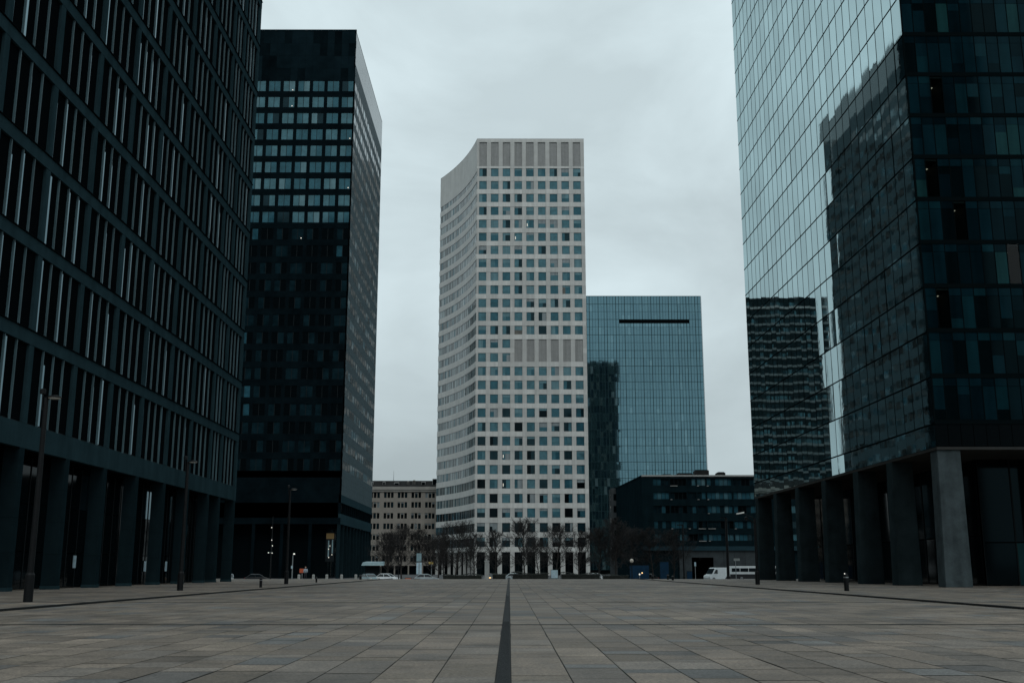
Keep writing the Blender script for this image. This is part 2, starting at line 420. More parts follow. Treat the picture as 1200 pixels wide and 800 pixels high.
for i in range(len(bays) - 1):
    a = bays[i] + 0.34; e = bays[i + 1] - (0.34 if i < len(bays) - 2 else 0.45)
    n = 4 if e - a > 5 else 3
    if e - a < 4.2: n = 3
    for k in range(NS):
        z0 = Z0 + k * PIT - 0.03; z1 = z0 + PIT - 0.97
        b_ = MB(); s = (e - a) / n
        F.box(b_, a, e, -0.42, -0.22, z0, z0 + 0.10, 'frame_dark')
        for q in range(n):
            u0, u1 = a + s * q, a + s * (q + 1)
            gm = 'glass_void'
            F.quad(b_, u0 + 0.03, u1 - 0.03, z0 + 0.1, z1, -0.20, gm, tilt(0.006))
            if q:                                                              # projecting fin between the panes
                F.box(b_, u0 - 0.04, u0 + 0.04, -0.20, -0.05, z0, z1, 'fin_metal')
            if rnd() < 0.68:                                                    # narrow opening light of clear glass beside the fin
                zt_ = z1 - (0.9 if rnd() < 0.5 else 0.05)
                F.quad(b_, u0 + 0.05, u0 + uni(0.28, 0.66), z0 + 0.12, zt_, -0.19, 'strip_glass', tilt(0.006))
        wins.append(b_)
windows(root, wins)

# ------------------------------------------------------------------ black granite tower
BX, BY, BL = -43.0, 275.0, 62.0
root = thing('black_tower', 'black granite office tower with rows of paired windows, left of the pale tower', 'building', (BX - 25, BY + 30, STREET))
FF = Frame((BX, BY, 0), (-1, 0, 0), (0, -1, 0))
FS = Frame((BX, BY, 0), (0, 1, 0), (1, 0, 0))
BT = 149.0; BW = 54.0; NR = 23; WT = 134.0; WP = 4.765; WH = 3.1
core = MB(); core.box(BX - BW, BX - 0.5, BY + 0.5, BY + BL - 0.1, 14.0, BT - 0.4, 'dark_core'); core.build('core', root)
w = MB()
pairs = [0.25 + 4.07 * k for k in range(13)]
for k in range(NR + 1):                                                        # spandrels
    zt = WT - WP * (k - 1) - WH if k else BT - 14.6
    zb = WT - WP * k
    if k: FF.box(w, 0, BW, -0.4, 0, zb, zt, 'black_granite')
zl = WT - WP * NR - (WH - WP) - WP
for k in range(NR):
    zb = WT - WP * k - WH; zt = WT - WP * k
    FF.box(w, 0, 0.25, -0.4, 0.0, zb + 0.002, zt - 0.002, 'black_granite')
    for u in pairs:
        if u + 3.2 < BW: FF.box(w, u + 3.22, min(u + 4.07, BW), -0.4, -0.003, zb + 0.002, zt - 0.002, 'black_granite')
FF.box(w, 0, BW, -0.4, 0, 18.0, WT - WP * (NR - 1) - WH, 'black_granite')
w.build('wall', root)
cr = MB()
for i in range(27):                                                            # crown of large dull panels
    for j in range(4):
        z0 = WT + 0.02 + j * (BT - WT) / 4
        FF.quad(cr, i * 2.0 + 0.02, i * 2.0 + 1.98, z0 + 0.02, z0 + (BT - WT) / 4 - 0.02, uni(0, 0.01), 'black_panel' if rnd() < 0.6 else 'black_granite', tilt(0.01))
FF.box(cr, 0, BW, -0.4, -0.02, WT, BT, 'dark_joint')
FF.box(cr, -0.02, BW, -0.5, 0.06, BT, BT + 0.5, 'black_panel')
cr.build('crown', root)
wins = []
for k in range(NR):
    zb = WT - WP * k - WH; zt = WT - WP * k
    for u in pairs:
        if u + 3.2 > BW: continue
        b_ = MB()
        for q in range(2):
            gm = pick([('glass_mid', 3), ('glass_teal', 4.5), ('glass_blind', 0.8), ('glass_dark', 0.7)] if k < 9 else [('glass_dark', 5), ('glass_teal', 0.25 if k > 11 else 1.2), ('glass_black', 8), ('glass_mid', 0.03)])  # pale rows above dark ones: reflected sky put into the glass colours
            FF.quad(b_, u + 0.06 + q * 1.62, u + 1.56 + q * 1.62, zb + 0.06, zt - 0.06, -0.12, gm, tilt(0.006))
        FF.box(b_, u + 1.56, u + 1.68, -0.2, -0.06, zb, zt, 'frame_dark')
        FF.box(b_, u, u + 3.22, -0.3, -0.16, zb, zt, 'frame_dark')
        if k < 12 and rnd() < 0.03: FF.box(b_, u + 0.5, u + 0.8, -0.11, -0.09, zb + 0.3, zb + 0.55, 'office_lamp')
        wins.append(b_)
windows(root, wins)
s_ = MB()
nb = 14; sb = BL / nb
for i in range(nb):                                                            # flush side panels; the finish change imitates a reflection's edge
    z = 20.0
    while z < BT - 0.5:
        z1 = min(z + 2.38, BT)
        for q in range(2):
            FS.quad(s_, i * sb + q * sb / 2 + 0.01, i * sb + (q + 1) * sb / 2 - 0.01, z + 0.01, z1 - 0.01, 0.0, 'granite_side' if z > 137 else 'granite_reflection_grey', tilt(0.004))
        z = z1
FS.box(s_, 0, BL, -0.4, -0.03, 20, BT, 'dark_joint')
s_.build('side_wall', root)
for k in range(NR):  # dark panes imitate another tower's windows reflected in the wall
    zb = WT - WP * k - WH + 0.6; zt = WT - WP * k - 0.3
    sw = MB()
    for i in range(nb):
        FS.quad(sw, i * sb + 0.5, i * sb + sb - 0.5, zb, zt, 0.02, pick([('glass_dark', 3), ('glass_black', 3), ('glass_teal', 1.2)]), tilt(0.02))
    sw.build('side_reflection_row', root)

bd = MB()
FS.box(bd, 0.0, BL, -0.6, 0.05, 18.0, 19.98, 'slate'); FS.box(bd, 0, BL, -0.6, 0.05, 12.6, 15.2, 'slate')
FF.box(bd, 0, BW, -0.6, 0.05, 12.6, 14.2, 'black_granite')
for i in range(17): FS.box(bd, i * BL / 16.5, i * BL / 16.5 + 0.7, -0.6, 0.0, 15.2, 18.0, 'black_granite')
FS.box(bd, 0, BL, -0.8, -0.6, 15.2, 18.0, 'glass_black')
FF.box(bd, 0, BW, -0.8, -0.5, 14.2, 18.0, 'glass_black')
bd.build('gallery_band', root)
for i in range(11):
    c = MB(); FS.box(c, i * (BL - 0.8) / 10, i * (BL - 0.8) / 10 + 0.8, -0.8, 0.0, STREET, 12.6, 'slate_column'); c.build('column', root)
for i in range(1, 8):
    c = MB(); FF.box(c, i * 7.2, i * 7.2 + 0.8, -0.8, 0.0, STREET, 12.6, 'black_granite'); c.build('column', root)
lb = MB()
lb.box(BX - BW, BX - 3.5, BY + 3.5, BY + BL - 1, STREET, 12.6, 'glass_black'); lb.build('lobby_glazing', root)
ent = MB()
FF.box(ent, 1.9, 4.1, -3.49, -3.40, 3.3, 10.6, 'frame_dark')
FF.box(ent, 2.0, 4.0, -3.40, -3.36, 9.0, 10.4, 'warm_glow')
for u, z in ((2.3, 4.9), (3.1, 4.2), (3.2, 6.3), (2.9, 7.1)): FF.box(ent, u, u + 0.22, -3.40, -3.34, z, z + 0.26, 'office_lamp')
FF.box(ent, 2.2, 2.5, -3.40, -3.36, 5.4, 8.8, 'poster_teal'); FF.box(ent, 3.2, 3.5, -3.40, -3.36, 4.5, 8.6, 'poster_teal')
ent.build('lit_stair_window', root)

# ------------------------------------------------------------------ pale concrete tower with concave flank
CY = 420.0; CX0, CX1 = -13.6, 31.1; CTOP = 177.7
root = thing('pale_tower', 'tall pale concrete tower with square window grid and concave left flank', 'building', (9, CY + 20, STREET))
F = Frame((CX0, CY, 0), (1, 0, 0), (0, -1, 0))
CW = CX1 - CX0
wc = [2.55 + (0.931 - 0.0575) * CW * i / 8 for i in range(9)]
R0, RP, NR = 162.9, 5.604, 28
ww, wh = 3.15, 3.55
edges = [0.0] + [x for c in wc for x in (c - ww / 2, c + ww / 2)] + [CW]
w = MB()
for k in range(NR):
    zc = R0 - RP * k
    zt = zc + wh / 2
    zn = (R0 - RP * (k - 1)) - wh / 2 if k else 165.6
    merged = k == 14
    if merged:
        F.box(w, 0, edges[7], -0.9, 0, zt, zn, 'pale_concrete')
        F.box(w, edges[18], CW, -0.9, 0, zt, zn, 'pale_concrete')
    else:
        for j in range(0, 20, 2):
            a_ = edges[j]; e_ = edges[j + 2] if j < 18 else CW
            F.box(w, a_ + 0.02, e_ - 0.02, -0.9, 0, zt + 0.02, zn - 0.02, 'concrete_panel_%d' % random.randrange(3))
        F.box(w, 0.01, CW - 0.01, -0.9, -0.05, zt, zn, 'louver_grey')
    for j in range(0, 20, 2):
        z1 = zt - 0.004
        z0 = zc - wh / 2 + 0.004
        if merged and 7 < j < 18: z1 = zn + 0.002
        F.box(w, edges[j], edges[j + 1], -0.9, -0.06 if 0 < j < 18 else -0.003, z0, z1, 'pale_pier')
zg = R0 - RP * (NR - 1) - wh / 2
F.box(w, 0, CW, -0.9, 0, 7.9, zg, 'pale_concrete')
w.build('wall', root)
cr = MB()
F.box(cr, 0, CW, -0.9, 0, 176.3, CTOP, 'pale_concrete')
for j in range(0, 20, 2): F.box(cr, edges[j], edges[j + 1], -0.9, -0.003, 165.61, 176.298, 'pale_pier')
for j in range(1, 19, 2):
    F.box(cr, edges[j], edges[j + 1], -0.9, -0.45, 165.61, 176.298, 'louver_grey')
    for q in range(7): F.box(cr, edges[j] + ww * (q + 0.3) / 7, edges[j] + ww * (q + 0.7) / 7, -0.45, -0.3, 165.7, 176.2, 'louver_grey')
cr.build('crown', root)
lv = MB()
for j in range(7, 18, 2):
    z0, z1 = R0 - RP * 14 - wh / 2, R0 - RP * 13 + wh / 2
    F.box(lv, edges[j], edges[j + 1], -0.9, -0.4, z0, z1, 'louver_grey')
    for q in range(7): F.box(lv, edges[j] + ww * (q + 0.3) / 7, edges[j] + ww * (q + 0.7) / 7, -0.4, -0.2, z0, z1, 'louver_grey')
lv.build('louvre_panel', root)
wins = []
for k in range(NR):
    zc = R0 - RP * k
    for i, c in enumerate(wc):
        if k in (13, 14) and i > 2: continue
        b_ = MB(); u0, u1, z0, z1 = c - ww / 2, c + ww / 2, zc - wh / 2, zc + wh / 2
        if k >= 26: gm = pick([('glass_black', 3), ('glass_dark', 3)])
        elif k > 17: gm = pick([('glass_black', 1.2 + (3.0 if i < 2 else 0)), ('glass_dark', 2.6), ('glass_teal', 5), ('glass_mid', 2.6), ('glass_brown', 0.1)])
        else: gm = pick([('glass_dark', 0.45), ('glass_teal', 3.2), ('glass_mid', 5), ('glass_blind', 1.8), ('glass_brown', 0.18)])
        sp = uni(0.35, 0.65) * ww
        F.quad(b_, u0, u0 + sp, z0, z1, -0.26, gm, tilt(0.01))
        gm2 = gm if rnd() < 0.55 else pick([('glass_teal', 2), ('glass_dark', 2), ('glass_curtain', 0.8), ('glass_mid', 1)])
        F.quad(b_, u0 + sp, u1, z0, z1, -0.26, gm2, tilt(0.01))
        if rnd() < 0.35:                                                        # roller blind partly down, behind the pane line
            F.box(b_, u0 + 0.1, u1 - 0.1, -0.255, -0.245, z1 - uni(0.4, 1.9), z1 - 0.05, pick([('glass_curtain', 1), ('glass_blind', 2)]))
        F.box(b_, u0, u1, -0.4, -0.22, z0, z0 + 0.08, 'frame_dark'); F.box(b_, u0, u1, -0.4, -0.22, z1 - 0.08, z1, 'frame_dark')
        F.box(b_, u0, u0 + 0.08, -0.4, -0.225, z0 + 0.08, z1 - 0.08, 'frame_dark'); F.box(b_, u1 - 0.08, u1, -0.4, -0.225, z0 + 0.08, z1 - 0.08, 'frame_dark')
        if (k, i) in ((4, 4), (5, 3), (21, 2), (23, 2)): F.box(b_, u0 + 0.3, u0 + 0.55, -0.25, -0.23, z0 + 0.8, z0 + 2.0, 'office_lamp')
        wins.append(b_)
windows(root, wins)
# ground-floor arcade
for j in range(0, 20, 2):
    c = MB(); F.box(c, edges[j] - 0.0, edges[j + 1], -1.6, -0.005, STREET, 7.9, 'pale_pier'); c.build('column', root)
lg = MB()
F.box(lg, 0.3, CW - 0.2, -3.4, -3.2, STREET, 7.9, 'glass_black')
for j in range(1, 19, 2):
    F.box(lg, edges[j] + ww / 2 - 0.08, edges[j] + ww / 2 + 0.08, -3.2, -3.05, STREET, 7.9, 'frame_dark')
lg.build('lobby_glazing', root)
# the concave flank: heading swings from 10 to 32 degrees away from the axis
NSEG = 16; arc = [(CX0, CY)]; seglen = 50.5 / NSEG
for i in range(NSEG):
    a = math.radians(12.0 + (30.5 - 12.0) * (i + 0.5) / NSEG)
    arc.append((arc[-1][0] - math.sin(a) * seglen, arc[-1][1] + math.cos(a) * seglen))
def arc_band(mb, d0, d1, z0, z1, m, i0=0, i1=NSEG):
    def off(i, d):
        a = math.radians(12.0 + (30.5 - 12.0) * i / NSEG); x, y = arc[i]
        return (x - math.cos(a) * d, y - math.sin(a) * d)
    for i in range(i0, i1):
        p = [off(i + 1, d1), off(i, d1), off(i, d0), off(i + 1, d0)]
        mb.hexa([(*q, z0) for q in p] + [(*q, z1) for q in p], m)
fw = MB()
arc_band(fw, -0.8, 0.0, 163.6, CTOP - 0.004, 'pale_concrete')
for k in range(NR):
    zc = R0 - RP * k
    zb = zc - 1.62; zn = R0 - RP * (k + 1) + 1.62
    if k == NR - 1: zn = 8.2
    fb = MB(); arc_band(fb, -0.8, 0.0, zn, zb, 'pale_concrete'); fb.build('flank_band', root)
arc_band(fw, -0.8, 0.0, R0 + 1.62, 163.6 + 0.9, 'pale_concrete')
fw.build('flank_wall', root)
bk = MB()
pts = [(x + 1.2, y + 0.4) for x, y in reversed(arc[1:])] + [(CX0 + 1.0, CY + 1.0), (CX1 - 0.01, CY + 0.92), (CX1 - 0.01, CY + 46), (arc[-1][0] + 0.8, CY + 46.0)]
bk.prism(list(pts), 7.9, CTOP - 0.3, 'pale_concrete'); bk.build('rear_walls', root)
bk = MB(); bk.prism([(x + 2.6, y + 1.8) for x, y in reversed(arc[1:])] + [(CX0 + 2.6, CY + 3.6), (CX1 - 0.4, CY + 3.6), (CX1 - 0.4, CY + 45), (arc[-1][0] + 2, CY + 45)], STREET, 7.88, 'dark_core'); bk.build('lobby_core', root)
for k in range(NR):
    b_ = MB(); zc = R0 - RP * k
    for i in range(NSEG):
        for q in range(3):
            (xa, ya), (xb, yb) = arc[i], arc[i + 1]
            t0, t1 = q / 3, (q + 1) / 3
            p0 = (xa + (xb - xa) * t0, ya + (yb - ya) * t0); p1 = (xa + (xb - xa) * t1, ya + (yb - ya) * t1)
            fr_ = Frame((p0[0], p0[1], 0), (p1[0] - p0[0], p1[1] - p0[1], 0), (-(p1[1] - p0[1]), p1[0] - p0[0], 0))
            l = math.dist(p0, p1)
            gm = pick([('flank_glass_0', 3), ('flank_glass_1', 3), ('flank_glass_2', 1.5), ('glass_mid', 0.8)] if k < 25 else [('glass_dark', 3), ('glass_teal', 3), ('glass_black', 1)])  # lowest rows darker: a dark reflection put into the pane colours
            fr_.quad(b_, 0.05, l - 0.05, zc - 1.6, zc + 1.6, -0.14, gm, tilt(0.012))
            fr_.box(b_, -0.06, 0.06, -0.3, -0.10, zc - 1.6, zc + 1.6, 'frame_dark' if q else 'louver_grey')
    arc_band(b_, -0.6, -0.3, zc - 1.62, zc + 1.62, 'frame_dark')
    b_.build('ribbon_window', root)
for i in range(0, NSEG + 1, 2):
    c = MB(); x, y = arc[i]
    c.box(x + 0.05, x + 1.25, y + 0.05, y + 1.25, STREET, 8.2, 'pale_pier')
    if i: c.build('column', root)
pl = MB(); pl.box(2, 16, CY + 8, CY + 20, CTOP - 0.3, CTOP + 0.9, 'louver_grey'); pl.box(5, 6, CY + 6, CY + 7, CTOP - 0.3, CTOP + 1.3, 'louver_grey'); pl.build('roof_plant', root)
rp = MB(); F.box(rp, 0, CW, -0.7, 0.02, CTOP, CTOP + 0.15, 'coping'); arc_band(rp, -0.7, 0.02, CTOP, CTOP + 0.15, 'coping'); rp.build('coping', root)

# ------------------------------------------------------------------ blue glass tower
GY = 500.0; GX0, GX1, GT = 30.0, 92.3, 130.3
root = thing('blue_glass_tower', 'blue green glass tower with a long black slot near its roof', 'building', (61, GY + 15, STREET))
F = Frame((GX0, GY, 0), (1, 0, 0), (0, -1, 0))
GW = GX1 - GX0; pn = 44; pw = GW / pn; fp = 3.8; nf = 34
core = MB(); core.box(GX0, GX1 - 0.05, GY + 0.6, GY + 30, STREET, GT - 0.2, 'dark_core'); core.build('core', root)
s0, s1 = 52.4 - GX0, 86.8 - GX0
wins = []; mu = MB(); slotz = None
for k in range(nf):
    z1 = GT - k * fp; z0 = z1 - fp
    slot = (k == 3)
    for i in range(pn):
        u0, u1 = i * pw, (i + 1) * pw
        ins = s0 - 0.2 < (u0 + u1) / 2 < s1 + 0.2
        zt = z1
        if k == 3 and ins: zt = z1 - 1.95
        b_ = MB()
        gm = 'blue_glass_%d' % pick([(0, 4), (1, 4), (2, 1.6), (3, 2.5), (4, 0.5)])
        if k in (3, 4) and ins and k == 3: gm = 'blue_glass_%d' % pick([(4, 3), (2, 2)])
        h = uni(0.55, 0.8) if rnd() < 0.25 else 0
        if h and not (k == 3 and ins):
            F.quad(b_, u0 + 0.03, u1 - 0.03, z0 + 0.04, z0 + fp * h, 0, gm, tilt(0.0013))
            F.quad(b_, u0 + 0.03, u1 - 0.03, z0 + fp * h + 0.03, zt - 0.04, 0, 'blue_glass_%d' % pick([(0, 3), (1, 3), (2, 2), (3, 2)]), tilt(0.0013))
        else:
            F.quad(b_, u0 + 0.03, u1 - 0.03, z0 + 0.04, zt - 0.04, 0, gm, tilt(0.0013))
        wins.append(b_)
    ex = 0.16 if k % 2 == 0 else 0.08
    F.box(mu, 0, GW, -0.3, -0.02 + 0.03, z0 - ex, z0 + 0.05, 'mullion_blue')
for i in range(pn + 1):
    ww_ = uni(0.04, 0.12) if i % 3 else 0.14
    F.box(mu, max(0, i * pw - ww_), i * pw + ww_, -0.3, 0.035, GT - 3 * fp, GT, 'mullion_blue')
    F.box(mu, max(0, i * pw - ww_), i * pw + ww_, -0.3, 0.035, GT - nf * fp, GT - 3 * fp - 1.95, 'mullion_blue')
    if not (s0 < i * pw < s1): F.box(mu, max(0, i * pw - ww_), i * pw + ww_, -0.3, 0.034, GT - 3 * fp - 1.95, GT - 3 * fp, 'mullion_blue')
mu.build('mullion_grid', root)
windows(root, wins, 'glass_panel')
sl = MB(); F.box(sl, s0 - 0.1, s1 + 0.1, -0.59, -0.4, GT - 3 * fp - 1.95, GT - 3 * fp, 'dark_core'); sl.build('recessed_slot', root)
ed = MB(); F.box(ed, GW - 0.03, GW + 0.35, -30, 0.06, STREET, GT + 0.2, 'edge_metal'); F.box(ed, 0, GW - 0.03, -30, 0.06, GT, GT + 0.22, 'mullion_blue'); ed.build('edge_trim', root)

# ------------------------------------------------------------------ low dark office building
OX, OY = 26.6, 215.0
root = thing('low_office_block', 'low dark six storey office block with a pale ground floor and garage entrance', 'building', (50, OY + 15, STREET))
F = Frame((OX, OY, 0), (1, 0, 0), (0, -1, 0)); OW = 50.0; OT = 19.55
G = Frame((OX, OY, 0), (-1.9, 34, 0), (-34, -1.9, 0))
rows = [(17.75, 19.15), (15.05, 16.45), (12.3, 13.75), (9.3, 10.75), (6.9, 8.2)]
w = MB(); zz = [OT] + [x for r_ in rows for x in (r_[1], r_[0])] + [5.85]
for i in range(0, len(zz), 2):
    F.box(w, 0, OW, -0.5, 0, zz[i + 1], zz[i], 'low_clad')
pw_ = []
u = 2.2
while u < OW - 3:
    l = pick([(1.7, 2), (3.2, 3), (5.0, 3), (6.6, 1)]); pw_.append((u, min(u + l, OW - 0.5))); u += l + pick([(0.25, 4), (0.5, 2), (1.2, 0.7)])
for (z0, z1) in rows:
    e = 0
    for a, c in pw_:
        F.box(w, e, a, -0.5, -0.004, z0 + 0.003, z1 - 0.003, 'low_clad'); e = c
    F.box(w, e, OW, -0.5, -0.004, z0 + 0.003, z1 - 0.003, 'low_clad')
w.build('wall', root)
wins = []
for (z0, z1) in rows:
    for a, c in pw_:
        b_ = MB(); n = max(1, round((c - a) / 0.85)); s = (c - a) / n
        F.box(b_, a, c, -0.45, -0.3, z0, z1, 'frame_dark')
        base = rnd()
        for q in range(n):
            gm = pick([('glass_teal', 5), ('glass_dark', 3), ('glass_mid', 1.2), ('glass_blind', 0.3)] if base > 0.35 else [('glass_dark', 3), ('glass_black', 4), ('glass_teal', 0.6)])
            F.quad(b_, a + s * q + 0.05, a + s * (q + 1) - 0.05, z0 + 0.05, z1 - 0.05, -0.28, gm, tilt(0.004))
        if rnd() < 0.4:
            F.box(b_, a - 0.05, a + pick([(0.3, 2), (1.4, 1)]), 0.0, 0.25, z0 - 0.12, z0, 'coping')      # a pale sill piece
        wins.append(b_)
windows(root, wins)
lw = MB()
for i in range(17):
    G.box(lw, i * 2.0 + 0.02, i * 2.0 + 1.98, -0.4, uni(-0.02, 0), -0.9, OT, 'low_clad')
lw.build('side_wall', root)
st = MB(); st.box(23.6, 26.0, OY + 34.1, OY + 40, STREET, OT + 0.2, 'stair_pale')
for k in range(6): st.box(23.55, 23.75, OY + 35, OY + 36.2, 3.2 + 2.75 * k, 4.7 + 2.75 * k, 'glass_black'); st.box(24.1, 24.9, OY + 34.05, OY + 34.12, 3.2 + 2.75 * k, 4.7 + 2.75 * k, 'glass_black')
st.build('stair_end', root)
co = MB(); F.box(co, -0.1, OW + 0.1, -0.9, 0.2, OT, OT + 0.32, 'coping'); G.box(co, 0.3, 34, -0.9, 0.1, OT, OT + 0.3, 'low_clad'); co.build('roof_coping', root)
ro = MB(); ro.prism([(OX + 0.3, OY + 0.45), (OX + OW, OY + 0.45), (OX + OW, OY + 40), (OX - 1.3, OY + 40)], 5.85, OT - 0.1, 'dark_core'); ro.build('core', root)
ba = MB()
F.box(ba, -0.05, OW, -0.6, 0.35, 5.0, 5.83, 'low_ledge')
g0, g1 = 9.45, 13.75
F.box(ba, 7.0, g0, -0.6, -0.02, STREET, 5.0, 'low_base'); F.box(ba, g1, 22.0, -0.6, -0.02, STREET, 5.0, 'low_base'); F.box(ba, g0, g1, -0.6, -0.02, 3.65, 5.0, 'low_base')
F.box(ba, 0, 7.0, -0.6, -0.3, STREET, 5.0, 'low_clad'); F.box(ba, 22.0, OW, -0.6, -0.3, STREET, 5.0, 'low_clad')
for u_ in (8.2, 15.8, 17.9, 20.0): F.box(ba, u_ - 0.015, u_ + 0.015, -0.1, -0.005, STREET, 4.95, 'dark_joint')
ba.build('ground_floor', root)
gd = MB(); F.box(gd, g0, g1, -6.0, -5.8, STREET, 3.65, 'dark_core'); F.box(gd, g0 - 0.3, g0, -6.0, -0.6, STREET, 3.65, 'dark_core'); F.box(gd, g1, g1 + 0.3, -6.0, -0.6, STREET, 3.65, 'dark_core'); F.box(gd, g0, g1, -6.0, -0.6, 3.65, 3.9, 'dark_core'); gd.build('garage_recess', root)
for x0, x1, y0, z1 in ((31.5, 33.5, 6, 20.6), (35.0, 38.2, 8, 21.0), (38.6, 41.4, 7, 21.6), (43.6, 45.2, 9, 21.3)):
    ap = MB(); ap.box(x0, x1, OY + y0, OY + y0 + 3, OT - 0.1, z1 - 0.15, 'roof_dark'); ap.box(x0 + 0.2, x1 - 0.2, OY + y0 + 0.2, OY + y0 + 2.8, z1 - 0.15, z1, 'low_ledge')
    ap.build('roof_unit', root)

# ------------------------------------------------------------------ tan stone block
TY = 480.0; TX0, TX1 = -85.0, -26.0
root = thing('tan_stone_block', 'low tan stone office block with triple windows and a dark mansard roof', 'building', ((TX0 + TX1) / 2, TY + 10, STREET))
F = Frame((TX0, TY, 0), (1, 0, 0), (0, -1, 0)); TW = TX1 - TX0
ub = [-2.6 + 6.13 * k for k in range(0, 11)]; tr = [33.7, 29.4, 24.6, 20.0, 15.3, 10.6, 5.9]
w = MB(); hh = 2.45
us = []
for b0 in ub:
    for q in range(3): us.append((b0 + 1.0 + q * 1.55, b0 + 1.0 + q * 1.55 + 1.15))
us = [(a, c) for a, c in us if a > 0.2 and c < TW - 0.2]
zp = 35.2
for zc in tr:
    F.box(w, 0, TW, -0.5, 0, zc + hh / 2, zp, 'tan_stone'); zp = zc - hh / 2
    e = 0
    for a, c in us:
        F.box(w, e, a, -0.5, -0.12 if a - e < 0.6 else -0.003, zc - hh / 2 + 0.003, zc + hh / 2 - 0.003, 'tan_stone'); e = c
    F.box(w, e, TW, -0.5, -0.003, zc - hh / 2 + 0.003, zc + hh / 2 - 0.003, 'tan_stone')
F.box(w, 0, TW, -0.5, 0, 2.9, zp, 'tan_stone')
for b0 in ub:
    if 0 < b0: F.box(w, b0 - 0.05, b0 + 0.55, -0.5, -0.003, STREET, 2.9, 'tan_stone')
w.build('wall', root)
wins = []
for zc in tr:
    for a, c in us:
        b_ = MB()
        F.quad(b_, a, c, zc - hh / 2, zc + hh / 2, -0.32, pick([('glass_black', 5), ('glass_dark', 3), ('glass_curtain', 0.25)]), tilt(0.004))
        F.box(b_, (a + c) / 2 - 0.05, (a + c) / 2 + 0.05, -0.36, -0.28, zc - hh / 2, zc + hh / 2, 'frame_dark')
        if rnd() < 0.25: F.box(b_, a + 0.05, c - 0.05, -0.318, -0.31, zc + hh / 2 - uni(0.3, 1.0), zc + hh / 2, 'glass_curtain')
        wins.append(b_)
windows(root, wins)
gf = MB(); F.box(gf, 0, TW, -1.4, -1.2, STREET, 2.9, 'glass_black'); gf.build('shop_glazing', root)
cn = MB(); F.box(cn, -0.4, TW + 0.4, -0.5, 0.9, 36.0, 37.4, 'tan_cornice'); F.box(cn, -0.2, TW + 0.2, -0.5, 0.5, 35.2, 36.0, 'tan_cornice'); cn.build('cornice', root)
rf = MB(); a = [F.p(0, 0.2, 37.4), F.p(TW, 0.2, 37.4), F.p(TW, -16, 37.4), F.p(0, -16, 37.4)]; c = [F.p(0.5, -1.8, 40.2), F.p(TW - 0.5, -1.8, 40.2), F.p(TW - 0.5, -15, 40.2), F.p(0.5, -15, 40.2)]
rf.hexa(a + c, 'roof_dark'); roof = rf.build('roof', root)
for u_, h_, w_ in ((22.5, 39.6, 1.6), (28.3, 39.8, 1.1), (33.4, 39.4, 2.2), (39.2, 40.0, 0.8), (41.8, 40.4, 0.9), (45.6, 39.7, 1.8), (50.5, 41.0, 2.2)):
    d_ = MB(); F.box(d_, u_, u_ + w_, -2.6, -0.5, 37.4, h_, 'tan_cornice' if w_ < 1.0 else 'louver_grey'); F.box(d_, u_ + 0.15, u_ + w_ - 0.15, -0.5, -0.46, 37.7, h_ - 0.3, 'glass_black'); d_.build('dormer', roof)
mt = MB(); p = F.p(32.3, -8, 40.2); mt.tube([p, p + Vector((0, 0, 5))], [0.14, 0.05], 'steel', 6); mt.build('roof_mast', root)
cb = MB(); cb.box(TX0, TX1, TY + 0.5, TY + 20, 2.9, 37.3, 'dark_core'); cb.box(TX0, TX1, TY + 1.42, TY + 20, STREET, 2.9, 'dark_core'); cb.build('core', root)

# ------------------------------------------------------------------ right glass tower on concrete columns
RX, RY = 34.35, 85.6; RLEN = 61.5
root = thing('mirror_glass_tower', 'mirrored glass office tower on massive concrete columns, filling the right edge', 'building', (RX + 15, RY + 30, 0))
NP = 29; ps = RLEN / NP; line = [(RX, RY)]; fr_l = []
T_NEAR, T_FAR = 0.25, 1.20
for i in range(NP):
    t = math.radians(T_NEAR + (T_FAR - T_NEAR) * (i + 0.5) / NP)
    x, y = line[-1]; x2, y2 = x - math.sin(t) * ps, y + math.cos(t) * ps
    fr_l.append(Frame((x, y, 0), (x2 - x, y2 - y, 0), (-(y2 - y), x2 - x, 0))); line.append((x2, y2))
SOF, Z1, FP, NF = 10.94, 12.9, 3.79, 24
RTOP = Z1 + NF * FP
RW = 30.0; FN = 29; pwf = RW / FN
FRT = Frame((RX, RY, 0), (1, 0, 0), (0, -1, 0))
core = MB(); core.prism([(RX + 0.5 + 4.6, RY + 4.5), (RX + RW, RY + 4.5), (RX + RW, RY + 65), (line[-1][0] + 0.9, line[-1][1] - 0.1), (line[-1][0] + 0.9, line[-1][1] - 0.4), (RX + 0.5, RY + 7)], SOF + 0.5, RTOP - 0.3, 'dark_core'); core.build('core', root)
